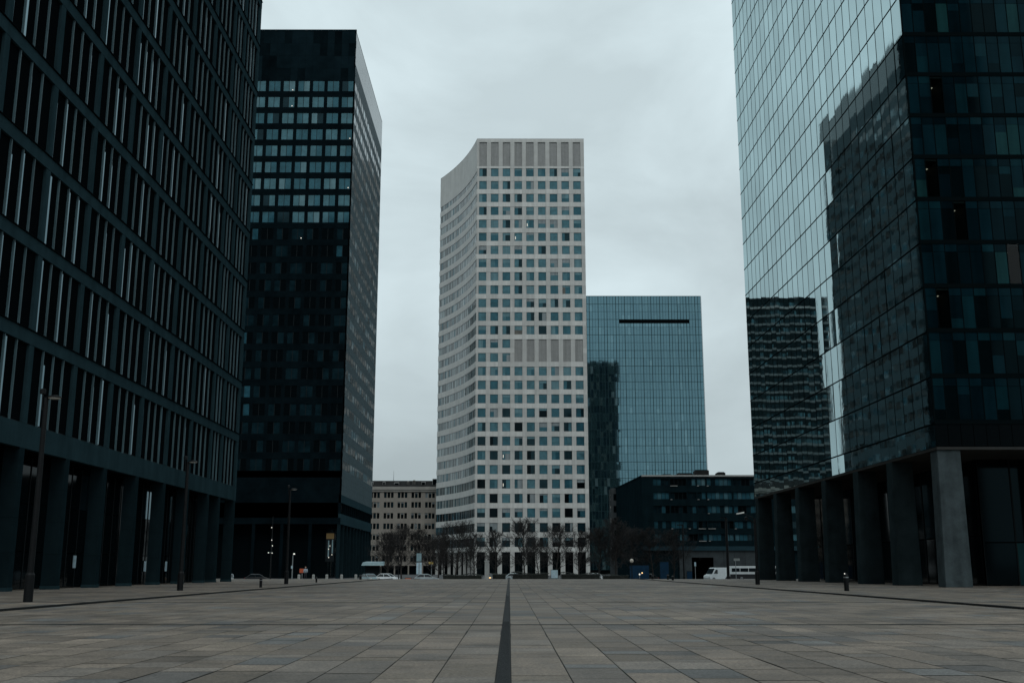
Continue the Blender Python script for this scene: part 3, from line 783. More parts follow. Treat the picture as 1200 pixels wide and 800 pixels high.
# rooms seen through the clear panes of the front
lit = {}
def cell(X, Z): return (int((X - RX) / pwf), int((Z - Z1) / FP))
for X, Z in ((36.9, 42.2), (36.3, 34.5), (37.9, 31.3), (35.7, 23.2), (42.2, 27.6)):
    lit[cell(X, Z)] = 1
wins = []; mu = MB()
for k in range(NF):
    z0 = Z1 + k * FP; z1 = z0 + FP
    for i, f_ in enumerate(fr_l):
        b_ = MB()
        f_.quad(b_, 0.03, ps - 0.03, z0 + 0.06, z1 - 0.05, 0, 'mirror_glass_%d' % pick([(0, 5), (1, 3), (2, 3)]), tilt(0.0035))
        wins.append(b_)
        f_.box(mu, 0, ps, -0.12, 0.025, z0 - 0.06, z0 + 0.06, 'mullion')
        if k < 0: pass
        wd = 0.085 if rnd() < 0.06 else 0.03
        f_.box(mu, -wd, wd, -0.12, 0.018, z0 + 0.06, z1 - 0.06, 'mullion')
    for i in range(FN):
        b_ = MB(); u0, u1 = i * pwf, (i + 1) * pwf
        if (i, k) in lit:
            FRT.quad(b_, u0 + 0.04, u1 - 0.04, z0 + 0.32, z1 - 0.06, 0, 'glass_clear')
            rm = MB()
            FRT.box(rm, u0, u1, -4.3, -4.2, z0 + 0.3, z1, 'office_room'); FRT.box(rm, u0 - 0.1, u0, -4.2, -0.05, z0 + 0.3, z1, 'office_room'); FRT.box(rm, u1, u1 + 0.1, -4.2, -0.05, z0 + 0.3, z1, 'office_room')
            FRT.box(rm, u0, u1, -4.2, -0.05, z0 + 0.2, z0 + 0.3, 'office_room'); FRT.box(rm, u0, u1, -4.2, -0.05, z1 - 0.25, z1 - 0.1, 'office_room')
            rmo = rm.build('office_room', root)
            ll = MB(); FRT.box(ll, u0 + 0.1, u1 - 0.1, -2.0, -1.8, z1 - 0.31, z1 - 0.255, 'office_lamp'); ll.build('ceiling_light', rmo)
        else:
            gm = 'front_glass_%d' % pick([(0, 5), (1, 5), (2, 4), (3, 1.4), (4, 3)])
            zs = z0 + 0.32 + (z1 - 0.75 - z0 - 0.32) * pick([(1.0, 4), (0.3, 1), (0.55, 1), (0.75, 1.2)])
            FRT.quad(b_, u0 + 0.04, u1 - 0.04, z0 + 0.32, zs, 0, gm, tilt(0.003))
            if zs < z1 - 0.8: FRT.quad(b_, u0 + 0.04, u1 - 0.04, zs + 0.01, z1 - 0.75, 0, 'front_glass_%d' % pick([(0, 3), (1, 4), (2, 3), (4, 3)]), tilt(0.003))
            FRT.quad(b_, u0 + 0.04, u1 - 0.04, z1 - 0.72, z1 - 0.06, 0, 'front_glass_%d' % pick([(0, 3), (1, 3), (2, 1.6)]), tilt(0.003))
        wins.append(b_)
        FRT.box(mu, u0 - (0.03 if i else 0), u0 + 0.03, -0.12, 0.03, z0 + 0.3, z1 - 0.05, 'mullion')
    FRT.box(mu, 0, RW, -0.12, 0.045, z0 - 0.06, z0 + 0.3, 'mullion')
mu.build('mullion_grid', root)
windows(root, wins, 'glass_panel')
sp = MB()
for f_ in fr_l:
    f_.quad(sp, 0.02, ps - 0.02, SOF + 0.1, Z1 - 0.08, 0, 'mirror_glass_0' if rnd() < 0.5 else 'mirror_glass_1', tilt(0.004))
for i in range(FN): FRT.quad(sp, i * pwf + 0.02, (i + 1) * pwf - 0.02, SOF + 0.12, Z1 - 0.08, 0, 'spandrel_dark', tilt(0.002))
sp.build('spandrel_strip', root)
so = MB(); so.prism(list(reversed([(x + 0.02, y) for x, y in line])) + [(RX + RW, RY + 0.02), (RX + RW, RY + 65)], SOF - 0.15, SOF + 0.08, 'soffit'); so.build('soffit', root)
tp = MB(); tp.prism([(x + 0.1, y) for x, y in reversed(line)] + [(RX + RW, RY + 0.1), (RX + RW, RY + 65)], RTOP - 0.25, RTOP + 0.5, 'mullion'); tp.build('roof_parapet', root)
ry = RY + 0.12
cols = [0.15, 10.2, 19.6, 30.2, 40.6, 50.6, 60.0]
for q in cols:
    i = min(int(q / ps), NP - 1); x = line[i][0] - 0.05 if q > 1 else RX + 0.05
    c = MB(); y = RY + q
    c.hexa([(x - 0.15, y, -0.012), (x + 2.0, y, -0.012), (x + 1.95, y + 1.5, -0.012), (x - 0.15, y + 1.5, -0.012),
            (x + 0.05, y, SOF - 0.15), (x + 1.9, y, SOF - 0.15), (x + 1.9, y + 1.5, SOF - 0.15), (x + 0.05, y + 1.5, SOF - 0.15)], 'column_concrete' if q < 1 else 'column_shaded')
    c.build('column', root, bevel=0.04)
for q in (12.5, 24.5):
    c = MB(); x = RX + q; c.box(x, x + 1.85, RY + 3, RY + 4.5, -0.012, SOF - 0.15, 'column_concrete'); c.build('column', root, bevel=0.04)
lb = MB()
LF = Frame((RX + 6.5, RY + 8, 0), (0, 1, 0), (-1, 0, 0)); LG = Frame((RX + 6.5, RY + 8, 0), (1, 0, 0), (0, -1, 0))
for i in range(16):
    LF.quad(lb, i * 3.2 + 0.06, i * 3.2 + 3.14, 0.05, 4.2, 0, pick([('glass_black', 3), ('glass_dark', 1)]), tilt(0.01)); LF.quad(lb, i * 3.2 + 0.06, i * 3.2 + 3.14, 4.3, SOF - 0.2, 0, pick([('glass_black', 3), ('glass_dark', 1)]), tilt(0.01))
    LF.box(lb, i * 3.2 - 0.06, i * 3.2 + 0.06, -0.1, 0.06, 0, SOF - 0.16, 'frame_dark')
for i in range(8):
    LG.quad(lb, i * 2.9 + 0.06, i * 2.9 + 2.84, 0.05, 3.6, 0, 'front_glass_3' if i == 1 else pick([('glass_black', 3), ('front_glass_1', 1)]), tilt(0.004)); LG.quad(lb, i * 2.9 + 0.06, i * 2.9 + 2.84, 3.7, SOF - 0.2, 0, 'glass_black', tilt(0.004))
    LG.box(lb, i * 2.9 - 0.06, i * 2.9 + 0.06, -0.1, 0.06, 0, SOF - 0.16, 'frame_dark')
lb.build('lobby_glazing', root)
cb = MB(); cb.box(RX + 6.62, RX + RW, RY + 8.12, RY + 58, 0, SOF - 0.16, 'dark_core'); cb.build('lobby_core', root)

# ------------------------------------------------------------------ towers that only show as reflections in the glass
root = thing('banded_tower', 'dark tower with pale floor bands, seen mirrored in the right glass facade', 'building', (-120, 612, STREET))
bb = MB(); bb.box(-126, -80, 600, 625, STREET, 156.5, 'band_dark'); bb.build('wall', root)
for k in range(29):
    b_ = MB(); z = 10 + 5.0 * k
    b_.box(-126.1, -79.9, 599.8, 625.1, z, z + 1.25, 'band_light' if k < 28 else 'louver_grey')
    for i in range(22):
        if rnd() < 0.5: b_.box(-125.5 + i * 2.05, -124.1 + i * 2.05, 599.85, 600, z + 1.3, z + 3.4, pick([('glass_mid', 1), ('glass_dark', 1)]))
    b_.build('floor_band', root)
def back_tower(name, lab, x0, x1, y0, y1, h):
    r_ = thing(name, lab, 'building', ((x0 + x1) / 2, (y0 + y1) / 2, STREET))
    a = MB(); a.box(x0, x1, y0, y1, STREET, h, 'black_granite'); a.build('wall', r_)
    a = MB()
    for k in range(int(h / 4.5)):
        a.box(x0 - 0.05, x1 + 0.05, y0 - 0.05, y1 + 0.05, 6 + k * 4.5, 8.6 + k * 4.5, 'glass_black')
    a.build('window_bands', r_)
back_tower('dark_slab_tower', 'wide dark slab tower behind the camera, mirrored in the black tower front', -200, -88, -90, -60, 204)
back_tower('dark_slim_tower', 'slim dark tower behind the camera, mirrored in the blue glass tower', 78, 109, -90, -60, 203)

# ------------------------------------------------------------------ lamp posts, poles, bollards
def lamp_post(x, y, h, label, group, flip=1, scale=1.0):
    r_ = thing('street_lamp', label, 'street lamp', (x, y, 0), group)
    b_ = MB(); b_.lathe((x, y, 0), [(0.20, -0.01), (0.20, 1.15), (0.15, 1.25), (0.15, 1.3)], 'post_black', 14); b_.build('post_base', r_, smooth=False)
    b_ = MB(); b_.lathe((x, y, 0), [(0.135, 1.3), (0.12, h * 0.55), (0.10, h)], 'post_black', 12); b_.build('pole', r_)
    b_ = MB(); b_.tube([(x, y, h - 0.15), (x + flip * 0.2, y, h + 0.02), (x + flip * 0.38, y, h + 0.02)], [0.045, 0.04, 0.035], 'post_black', 8)
    b_.tube([(x, y, h - 0.7), (x - flip * 0.14, y - 0.05, h - 0.5), (x - flip * 0.16, y - 0.05, h + 0.25)], [0.04, 0.035, 0.035], 'post_black', 8)
    b_.build('bracket', r_)
    b_ = MB(); c = (x + flip * 0.36, y, h)
    b_.lathe(c, [(0.02, 0.12), (0.16, 0.10), (0.31, 0.03), (0.33, 0.0), (0.31, -0.02)], 'post_black', 18); hd = b_.build('lamp_head', r_)
    b_ = MB(); b_.lathe(c, [(0.27, -0.022), (0.25, -0.05), (0.1, -0.06)], 'lamp_lens', 16); b_.build('lens', hd)
    b_ = MB(); c = (x - flip * 0.16, y - 0.05, h + 0.25)
    b_.lathe(c, [(0.05, -0.1), (0.13, -0.08), (0.13, 0.12), (0.04, 0.16)], 'post_black', 12); b_.build('spotlight', r_)
LG_ = 'black lamp posts lining the plaza'
lamp_post(-21.0, 47.9, 9.0, 'tall black lamp post with a disc head, nearest one on the left', LG_, 1)
lamp_post(-22.1, 73.5, 8.6, 'black lamp post before the slate arcade columns, second from the left', LG_, 1)
lamp_post(-21.4, 104.9, 9.0, 'slim black lamp post standing in front of the black granite tower', LG_, 1)
r_ = thing('street_lamp', 'black lamp post with a long side arm beside the mirror glass tower', 'street lamp', (23.15, 101.9, 0), LG_)
b_ = MB(); b_.lathe((23.15, 101.9, 0), [(0.21, -0.01), (0.21, 1.15), (0.16, 1.25), (0.16, 1.3)], 'post_black', 14); b_.build('post_base', r_)
b_ = MB(); b_.lathe((23.15, 101.9, 0), [(0.14, 1.3), (0.125, 6.1)], 'post_black', 12); b_.build('pole', r_)
b_ = MB(); b_.tube([(23.15, 101.9, 5.9), (22.9, 101.9, 6.2), (22.0, 101.9, 6.55)], [0.05, 0.045, 0.04], 'post_black', 8); b_.tube([(23.15, 101.9, 5.6), (22.6, 101.7, 5.95), (22.35, 101.6, 6.05)], [0.045, 0.04, 0.035], 'post_black', 8); b_.build('bracket', r_)
b_ = MB(); b_.hexa([(21.45, 101.75, 6.46), (22.15, 101.75, 6.56), (22.15, 102.1, 6.56), (21.45, 102.1, 6.46), (21.45, 101.75, 6.56), (22.15, 101.75, 6.70), (22.15, 102.1, 6.70), (21.45, 102.1, 6.56)], 'lamp_lens'); b_.build('lamp_head', r_)  # whole head pale: sky light falling on it put into the colour
b_ = MB(); b_.lathe((22.3, 101.6, 6.0), [(0.06, -0.1), (0.17, -0.05), (0.17, 0.18), (0.05, 0.24)], 'post_black', 12); b_.build('spotlight', r_)

def pole(x, y, z, h, label, rad=0.13, head=True):
    r_ = thing('street_lamp', label, 'street lamp', (x, y, z), 'thin poles on the street behind the plaza')
    b_ = MB(); b_.lathe((x, y, z), [(rad * 1.4, 0), (rad * 1.4, 1.0), (rad, 1.1), (rad * 0.7, h)], 'post_black', 10); b_.build('pole', r_)
    if head:
        b_ = MB(); b_.box(x - 0.9, x + 0.1, y - 0.12, y + 0.12, z + h, z + h + 0.14, 'post_black'); b_.build('lamp_head', r_)
S13 = STREET + 0.13
pole(34.9, 174.0, S13, 10.2, 'thick dark lamp pole right beside the white van', 0.24)
pole(27.6, 172.5, S13, 9.0, 'dark lamp pole left of the garage entrance', 0.15)
pole(-19.4, 191.0, STREET, 6.2, 'thin grey lamp pole in front of the tan stone block', 0.07)
r_ = thing('light_mast', 'slim mast with small pale lights in front of the black tower', 'mast', (-38.5, 176.0, S13))
b_ = MB(); b_.lathe((-38.5, 176.0, S13), [(0.12, 0), (0.10, 5), (0.05, 10.6)], 'post_black', 8); b_.build('pole', r_)
for z, dx in ((8.9, -0.1), (6.9, 0.0), (6.0, 0.15), (4.9, -0.45), (4.85, 0.15)):
    b_ = MB(); b_.lathe((-38.5 + dx, 175.8, z - 0.9), [(0.03, -0.08), (0.08, -0.05), (0.08, 0.06), (0.03, 0.09)], 'lamp_glow', 8); b_.tube([(-38.5, 176, z - 0.9), (-38.5 + dx, 175.82, z - 0.9)], [0.03, 0.03], 'steel', 6); b_.build('light', r_)
r_ = thing('street_lamp', 'small lit street lamp left of the orange road sign', 'street lamp', (-34.9, 175.5, S13))
b_ = MB(); b_.lathe((-34.9, 175.5, S13), [(0.09, 0), (0.06, 4.3)], 'steel', 8); b_.tube([(-34.9, 175.5, 3.5), (-34.75, 175.5, 3.75)], [0.05, 0.04], 'steel', 6); b_.build('pole', r_)
b_ = MB(); b_.lathe((-34.72, 175.5, 3.8), [(0.05, -0.1), (0.17, -0.05), (0.15, 0.07), (0.04, 0.12)], 'lamp_glow', 10); b_.build('lamp_head', r_)
b_ = MB(); b_.box(-35.1, -34.85, 175.35, 175.4, 1.5, 1.95, 'poster_pale'); b_.build('sign_plate', r_)

def bollard(x, y, h, r0, label, mt, grp, z=0.0):
    r_ = thing('bollard', label, 'bollard', (x, y, z), grp)
    b_ = MB(); b_.lathe((x, y, z), [(r0, -0.01), (r0, h * 0.86), (r0 * 0.86, h * 0.93), (r0 * 0.55, h), (0.01, h + 0.01)], mt, 16); b_.build('post', r_)
    b_ = MB(); b_.lathe((x, y, z), [(r0 * 1.04, h * 0.74), (r0 * 1.04, h * 0.80)], 'steel', 16); b_.build('collar', r_)
    return r_
BG = 'black bollards on the plaza'
bollard(-19.4, 85.4, 0.72, 0.11, 'short black bollard on the left of the plaza beside the drain slot', 'post_black', BG)
rb = bollard(22.2, 72.0, 1.14, 0.16, 'thick black bollard with a small lamp before the mirror tower columns', 'post_black', BG)
b_ = MB(); b_.lathe((22.08, 71.85, 1.10), [(0.01, -0.03), (0.035, -0.02), (0.035, 0.04), (0.01, 0.05)], 'lamp_glow', 8); b_.build('light', rb)
bollard(-20.9, 118.4, 0.62, 0.10, 'thin black bollard in front of the pale bollards by the black tower', 'post_black', BG)
bollard(-20.7, 152.0, 0.66, 0.16, 'black bollard right of the pale bollards by the black tower corner', 'post_black', BG)
bollard(21.1, 141.0, 0.62, 0.14, 'small black bollard right of the globe lamp', 'post_black', BG)
bollard(22.0, 151.5, 0.72, 0.15, 'black bollard with pale collar, middle of three right of the globe lamp', 'post_black', BG)
bollard(20.6, 157.0, 0.62, 0.15, 'black bollard at the plaza edge nearest the globe lamp', 'post_black', BG)
PG = 'pale concrete bollards along the plaza edge'
for x, y, lab in ((-30.2, 156.8, 'pale square concrete bollard beside the orange road sign'), (-27.9, 155.6, 'pale square concrete bollard, second from the orange road sign'),
               (-26.0, 155.6, 'pale square concrete bollard, third from the orange road sign'), (-23.9, 155.6, 'pale square concrete bollard, fourth from the orange road sign'), (-22.0, 156.6, 'pale square concrete bollard nearest the black tower corner')):
    r_ = thing('bollard', lab, 'bollard', (x, y, 0), PG)
    b_ = MB(); b_.box(x - 0.17, x + 0.17, y - 0.17, y + 0.17, -0.01, 0.58, 'pale_post'); b_.build('post', r_, bevel=0.03)
    b_ = MB(); b_.hexa([(x - .17, y - .17, .585), (x + .17, y - .17, .585), (x + .17, y + .17, .585), (x - .17, y + .17, .585), (x - .1, y - .1, .66), (x + .1, y - .1, .66), (x + .1, y + .1, .66), (x - .1, y + .1, .66)], 'pale_post'); b_.build('cap', r_)

# ------------------------------------------------------------------ vehicles
def vehicle(name, label, cat, x, y, z, rz, prof, cab, W, wb, paint, group=None, lights='headlight', wr=0.32):
    """prof: body side outline (l, h); cab: (l0,l1,l2,l3,h0,h1) glasshouse; the nose points along local +x"""
    r_ = thing(name, label, cat, (0, 0, 0), group)
    b_ = MB(); n = len(prof); hw = W / 2
    b_.v = [(l, -hw * (0.94 if h > 0.75 * max(p[1] for p in prof) else 1), h) for l, h in prof] + [(l, hw * (0.94 if h > 0.75 * max(p[1] for p in prof) else 1), h) for l, h in prof]
    b_.f = [tuple(range(n)), tuple(reversed(range(n, 2 * n)))] + [(i, i + n, (i + 1) % n + n, (i + 1) % n) for i in range(n)]
    b_.m = [paint] * len(b_.f); b_.build('body', r_, bevel=0.05)
    l0, l1, l2, l3, h0, h1 = cab; t = 0.84
    if l3 > l0:
        b_ = MB(); b_.hexa([(l0, -hw * .95, h0), (l3, -hw * .95, h0), (l3, hw * .95, h0), (l0, hw * .95, h0), (l1, -hw * t, h1), (l2, -hw * t, h1), (l2, hw * t, h1), (l1, hw * t, h1)], 'car_glass'); b_.build('windows', r_)
        b_ = MB(); b_.hexa([(l1 - .02, -hw * t - .02, h1), (l2 + .02, -hw * t - .02, h1), (l2 + .02, hw * t + .02, h1), (l1 - .02, hw * t + .02, h1), (l1 + .12, -hw * t + .1, h1 + .07), (l2 - .12, -hw * t + .1, h1 + .07), (l2 - .12, hw * t - .1, h1 + .07), (l1 + .12, hw * t - .1, h1 + .07)], paint)
        for s in (-1, 1):
            lm = (l1 + l2) / 2; lo = (l0 + l3) / 2
            for a, c in ((lm, lo), (l1, l0), (l2, l3)):
                b_.tube([(c, s * hw * .95, h0), (a, s * hw * t, h1)], [.045, .04], paint, 5)
        b_.build('roof', r_)
    lx0, lx1 = min(p[0] for p in prof), max(p[0] for p in prof)
    for a in wb:
        for s in (-1, 1):
            b_ = MB(); b_.tube([(a, s * (hw - .18), wr), (a, s * (hw + .02), wr)], [wr, wr], 'tyre', 18); wh_ = b_.build('wheel', r_)
            b_ = MB(); b_.tube([(a, s * (hw + .02), wr), (a, s * (hw + .035), wr)], [wr * .66, wr * .6], 'rim', 14); b_.build('rim', wh_)
    hl = max(p[1] for p in prof if p[0] > lx1 - 0.15) * 0.78 if lights else 0.6
    for s in (-1, 1):
        b_ = MB(); b_.box(lx1 - .06, lx1 + .02, s * hw * .72 - .18, s * hw * .72 + .18, .58, .76, lights or 'headlight'); b_.build('headlight', r_)
        b_ = MB(); b_.box(lx0 - .02, lx0 + .06, s * hw * .78 - .12, s * hw * .78 + .12, .62, .86, 'taillight'); b_.build('taillight', r_)
    r_.location = (x, y, z); r_.rotation_euler = (0, 0, rz)
    return r_
CAR = [(-2.1, .28), (2.1, .28), (2.18, .5), (2.05, .74), (1.2, .9), (-1.95, .95), (-2.15, .78), (-2.18, .45)]
CAB = (-1.85, -1.2, .35, 1.15, .92, 1.42)
PK = 'parked cars on the street behind the plaza'
R = math.radians
vehicle('parked_car', 'silver car just right of the slate building corner', 'car', -49.6, 193, STREET, R(-75), CAR, CAB, 1.8, (-1.35, 1.35), 'silver_paint', PK)
vehicle('parked_car', 'dark car in the shade beside the silver car', 'car', -44.0, 191, STREET, R(10), CAR, CAB, 1.8, (-1.35, 1.35), 'dark_paint', PK)
vehicle('parked_car', 'teal grey car in front of the tan block canopy', 'car', -25.5, 199, STREET, R(-58), CAR, CAB, 1.85, (-1.35, 1.35), 'teal_paint', PK)
vehicle('parked_car', 'white car behind the teal grey car', 'car', -23.0, 206, STREET, R(-20), CAR, CAB, 1.8, (-1.35, 1.35), 'white_paint', PK)
vehicle('parked_car', 'silver car right of the orange and white barriers', 'car', -14.6, 192.5, STREET, R(3), CAR, CAB, 1.8, (-1.35, 1.35), 'silver_paint', PK)
vehicle('parked_car', 'car with amber headlights on behind the dark hedge', 'car', -3.2, 215, STREET, R(-88), CAR, CAB, 1.8, (-1.35, 1.35), 'dark_paint', PK, lights='headlight_lit')
vehicle('parked_car', 'pale car behind the hedge, left of the drain channel end', 'car', 1.2, 222, STREET, R(4), CAR, CAB, 1.8, (-1.35, 1.35), 'silver_paint', PK)
vehicle('parked_car', 'white car behind the hedge near the right corner of the pale tower', 'car', 17.0, 222, STREET, R(176), CAR, CAB, 1.8, (-1.35, 1.35), 'white_paint', PK)
vehicle('parked_car', 'dark car behind the blue hoarding', 'car', 24.5, 196, STREET, R(185), CAR, CAB, 1.8, (-1.35, 1.35), 'dark_paint', PK)
VAN = [(-2.35, .35), (2.3, .35), (2.4, .6), (2.34, 1.0), (1.75, 1.28), (1.05, 2.35), (.8, 2.46), (-2.2, 2.46), (-2.38, 2.3)]
v = vehicle('white_van', 'white delivery van in front of the garage entrance', 'van', 38.6, 203.0, STREET + 0.13, R(-152), VAN, (0, 0, 0, 0, 0, 0), 1.95, (-1.45, 1.5), 'white_paint', wr=0.34)
b_ = MB()
b_.hexa([(1.80, -.84, 1.34), (1.80, .84, 1.34), (1.16, .80, 2.24), (1.16, -.80, 2.24), (1.84, -.84, 1.38), (1.84, .84, 1.38), (1.20, .80, 2.28), (1.20, -.80, 2.28)], 'car_glass')
for s in (-1, 1):
    b_.hexa([(0.55, s * .985 - .01, 1.35), (1.5, s * .985 - .01, 1.35), (1.5, s * .985 + .01, 1.35), (0.55, s * .985 + .01, 1.35), (0.55, s * .965 - .01, 2.1), (1.0, s * .965 - .01, 2.1), (1.0, s * .965 + .01, 2.1), (0.55, s * .965 + .01, 2.1)], 'car_glass')
wo = b_.build('windows', None); wo.parent = v
COACH = [(-6, .35), (6, .35), (6.1, .7), (6.05, 1.5), (5.8, 2.55), (5.5, 2.75), (-5.9, 2.75), (-6.08, 2.4), (-6.08, .6)]
v = vehicle('white_coach', 'long white coach behind the right columns, right of the white van', 'coach', 47.6, 207.5, STREET + 0.13, R(180), COACH, (0, 0, 0, 0, 0, 0), 2.4, (-3.6, 3.7), 'white_paint', wr=0.46)
for s in (-1, 1):
    b_ = MB()
    for k in range(7): b_.box(-5.7 + k * 1.62, -5.7 + k * 1.62 + 1.5, s * 1.205 - .012, s * 1.205 + .012, 1.7, 2.35, 'car_glass')
    wo = b_.build('side_windows', None); wo.parent = v
    b_ = MB(); b_.box(-6.0, 5.9, s * 1.205 - .012, s * 1.205 + .012, .4, 1.25, 'dark_paint'); wo = b_.build('lower_skirt', None); wo.parent = v

# ------------------------------------------------------------------ street things behind the plaza
def board(name, label, cat, x, y, z, w_, h_, foot, mt, fmt='frame_dark', legs=True, group=None):
    r_ = thing(name, label, cat, (x, y, z), group)
    b_ = MB(); b_.box(x - w_ / 2, x + w_ / 2, y - .05, y + .05, z + foot, z + foot + h_, fmt); b_.build('frame', r_)
    b_ = MB(); b_.box(x - w_ / 2 + .06, x + w_ / 2 - .06, y - .07, y - .052, z + foot + .06, z + foot + h_ - .06, mt); b_.build('panel', r_)
    if foot > 0.05:
        for s in ((-1, 1) if legs else (0,)):
            b_ = MB(); b_.lathe((x + s * w_ * .4, y, z), [(.05, 0), (.05, foot)], 'steel', 8); b_.build('post', r_)
    return r_
board('road_sign', 'orange road works sign on a thin post by the black tower', 'sign', -30.4, 160.2, 0.0 if False else STREET, 0.9, 0.72, 1.72, 'orange_sign', legs=False)
board('barrier', 'orange site barrier between the parked cars', 'barrier', -15.6, 168.6, S13, 1.0, 0.85, 0.05, 'red_white', group='site barriers')
board('barrier', 'white site barrier right of the orange barrier', 'barrier', -14.3, 168.6, S13, 1.1, 0.70, 0.05, 'white_paint', group='site barriers')
t_ = thing('totem_sign', 'tall pale totem sign with a teal top panel under bare trees', 'sign', (-16.6, 200, STREET))
b_ = MB(); b_.box(-17.1, -16.1, 199.9, 200.1, 2.75, 4.3, 'frame_dark'); b_.box(-17.05, -16.15, 199.86, 199.89, 2.8, 4.25, 'poster_teal'); b_.build('top_panel', t_)
for a in (-17.05, -16.5):
    b_ = MB(); b_.box(a, a + .42, 199.9, 200.1, 0.5, 2.6, 'poster_pale'); b_.build('lower_panel', t_)
b_ = MB(); b_.box(-16.66, -16.54, 199.95, 200.05, STREET, 2.75, 'steel'); b_.build('post', t_)
r_ = thing('street_sign', 'small yellow sign on a pale post left of the pale tower', 'sign', (-14.0, 196, STREET))
b_ = MB(); b_.box(-14.5, -13.7, 195.9, 195.94, 2.3, 2.7, 'yellow_sign'); b_.build('sign_plate', r_)
b_ = MB(); b_.lathe((-14.0, 196, STREET), [(.07, 0), (.06, 3.8)], 'steel', 8); b_.build('post', r_)
r_ = thing('kiosk', 'small dark kiosk with a pale flat canopy before the tan block', 'kiosk', (-27, 216, STREET))
b_ = MB(); b_.box(-28.4, -25.6, 215, 217.5, STREET, 1.9, 'frame_dark'); b_.build('booth', r_)
b_ = MB(); b_.hexa([(-29, 213.6, 2.1), (-24.6, 213.6, 2.1), (-24.9, 218, 2.5), (-28.7, 218, 2.5), (-28.8, 213.8, 2.7), (-24.8, 213.8, 2.7), (-25, 218, 2.9), (-28.6, 218, 2.9)], 'poster_teal'); b_.build('canopy', r_)
r_ = thing('stone_pillar', 'square pale stone pillar at the plaza edge left of the drain channel', 'pillar', (-3.4, 164.5, STREET))
b_ = MB(); b_.box(-3.72, -3.08, 164.2, 164.8, STREET + .25, 2.5, 'pale_post'); b_.build('shaft', r_, bevel=.02)
b_ = MB(); b_.box(-3.8, -3.0, 164.1, 164.9, STREET, STREET + .25, 'pale_post'); b_.build('base', r_, bevel=.02)
b_ = MB(); b_.box(-3.78, -3.02, 164.13, 164.87, 2.5, 2.66, 'pale_post'); b_.build('cap', r_, bevel=.02)
board('advertising_panel', 'pale blue lit advertising panel in the hedge before the pale tower', 'sign', 7.0, 169.5, S13, 1.15, 1.35, 0.75, 'poster_pale')
r_ = thing('globe_lamp', 'pale globe lamp on a dark post in front of the blue hoarding', 'street lamp', (19.1, 170.0, S13))
b_ = MB(); b_.lathe((19.1, 170, S13), [(.10, 0), (.08, .6), (.05, 3.2)], 'post_black', 10); b_.build('post', r_)
b_ = MB(); b_.lathe((19.1, 170, S13 + 3.45), [(.02, -.30), (.17, -.25), (.27, -.11), (.30, .03), (.26, .16), (.15, .27), (.02, .31)], 'globe', 16); b_.build('globe', r_, smooth=True)
HG = 'blue site hoardings under the bare trees'
for x, y, w_, h_, lab in ((22.4, 188, 3.4, 2.6, 'wide dark blue hoarding panel right behind the globe lamp'), (27.0, 190, 1.6, 3.2, 'narrow dark blue hoarding panel between bare tree trunks'), (31.2, 189, 1.0, 1.6, 'small blue hoarding panel left of the garage entrance')):
    board('hoarding', lab, 'hoarding', x, y, S13, w_, h_, 0.25, 'blue_panel', group=HG)
r_ = thing('warning_light', 'small white and amber warning light beside the blue hoarding', 'lamp', (20.4, 171, S13))
b_ = MB(); b_.lathe((20.4, 171, S13), [(.05, 0), (.04, 1.25)], 'steel', 8); b_.build('post', r_)
b_ = MB(); b_.lathe((20.4, 171, S13 + 1.38), [(.03, -.13), (.12, -.08), (.12, .08), (.03, .13)], 'lamp_glow', 10); b_.build('white_lamp', r_)
b_ = MB(); b_.lathe((20.8, 171, S13 + 1.6), [(.03, -.1), (.09, -.06), (.09, .06), (.03, .1)], 'headlight_lit', 10); b_.tube([(20.4, 171, S13 + 1.2), (20.8, 171, S13 + 1.5)], [.025, .025], 'steel', 6); b_.build('amber_lamp', r_)
r_ = thing('parking_sign', 'small pale sign on a post between the van and the coach', 'sign', (37.6, 181.0, S13))
b_ = MB(); b_.lathe((37.6, 181, S13), [(.06, 0), (.05, 3.9)], 'steel', 8); b_.build('post', r_)
b_ = MB(); b_.box(37.3, 38.3, 180.9, 180.94, 2.75, 3.15, 'pale_post'); b_.build('sign_plate', r_)
r_ = thing('garage_sign', 'small white sign standing left of the garage entrance', 'sign', (32.4, 190.0, S13))
b_ = MB(); b_.lathe((32.4, 190, S13), [(.06, 0), (.05, 2.6)], 'steel', 8); b_.build('post', r_)
b_ = MB(); b_.box(32.25, 32.55, 189.9, 189.94, 1.9, 2.6, 'poster_pale'); b_.build('sign_plate', r_)

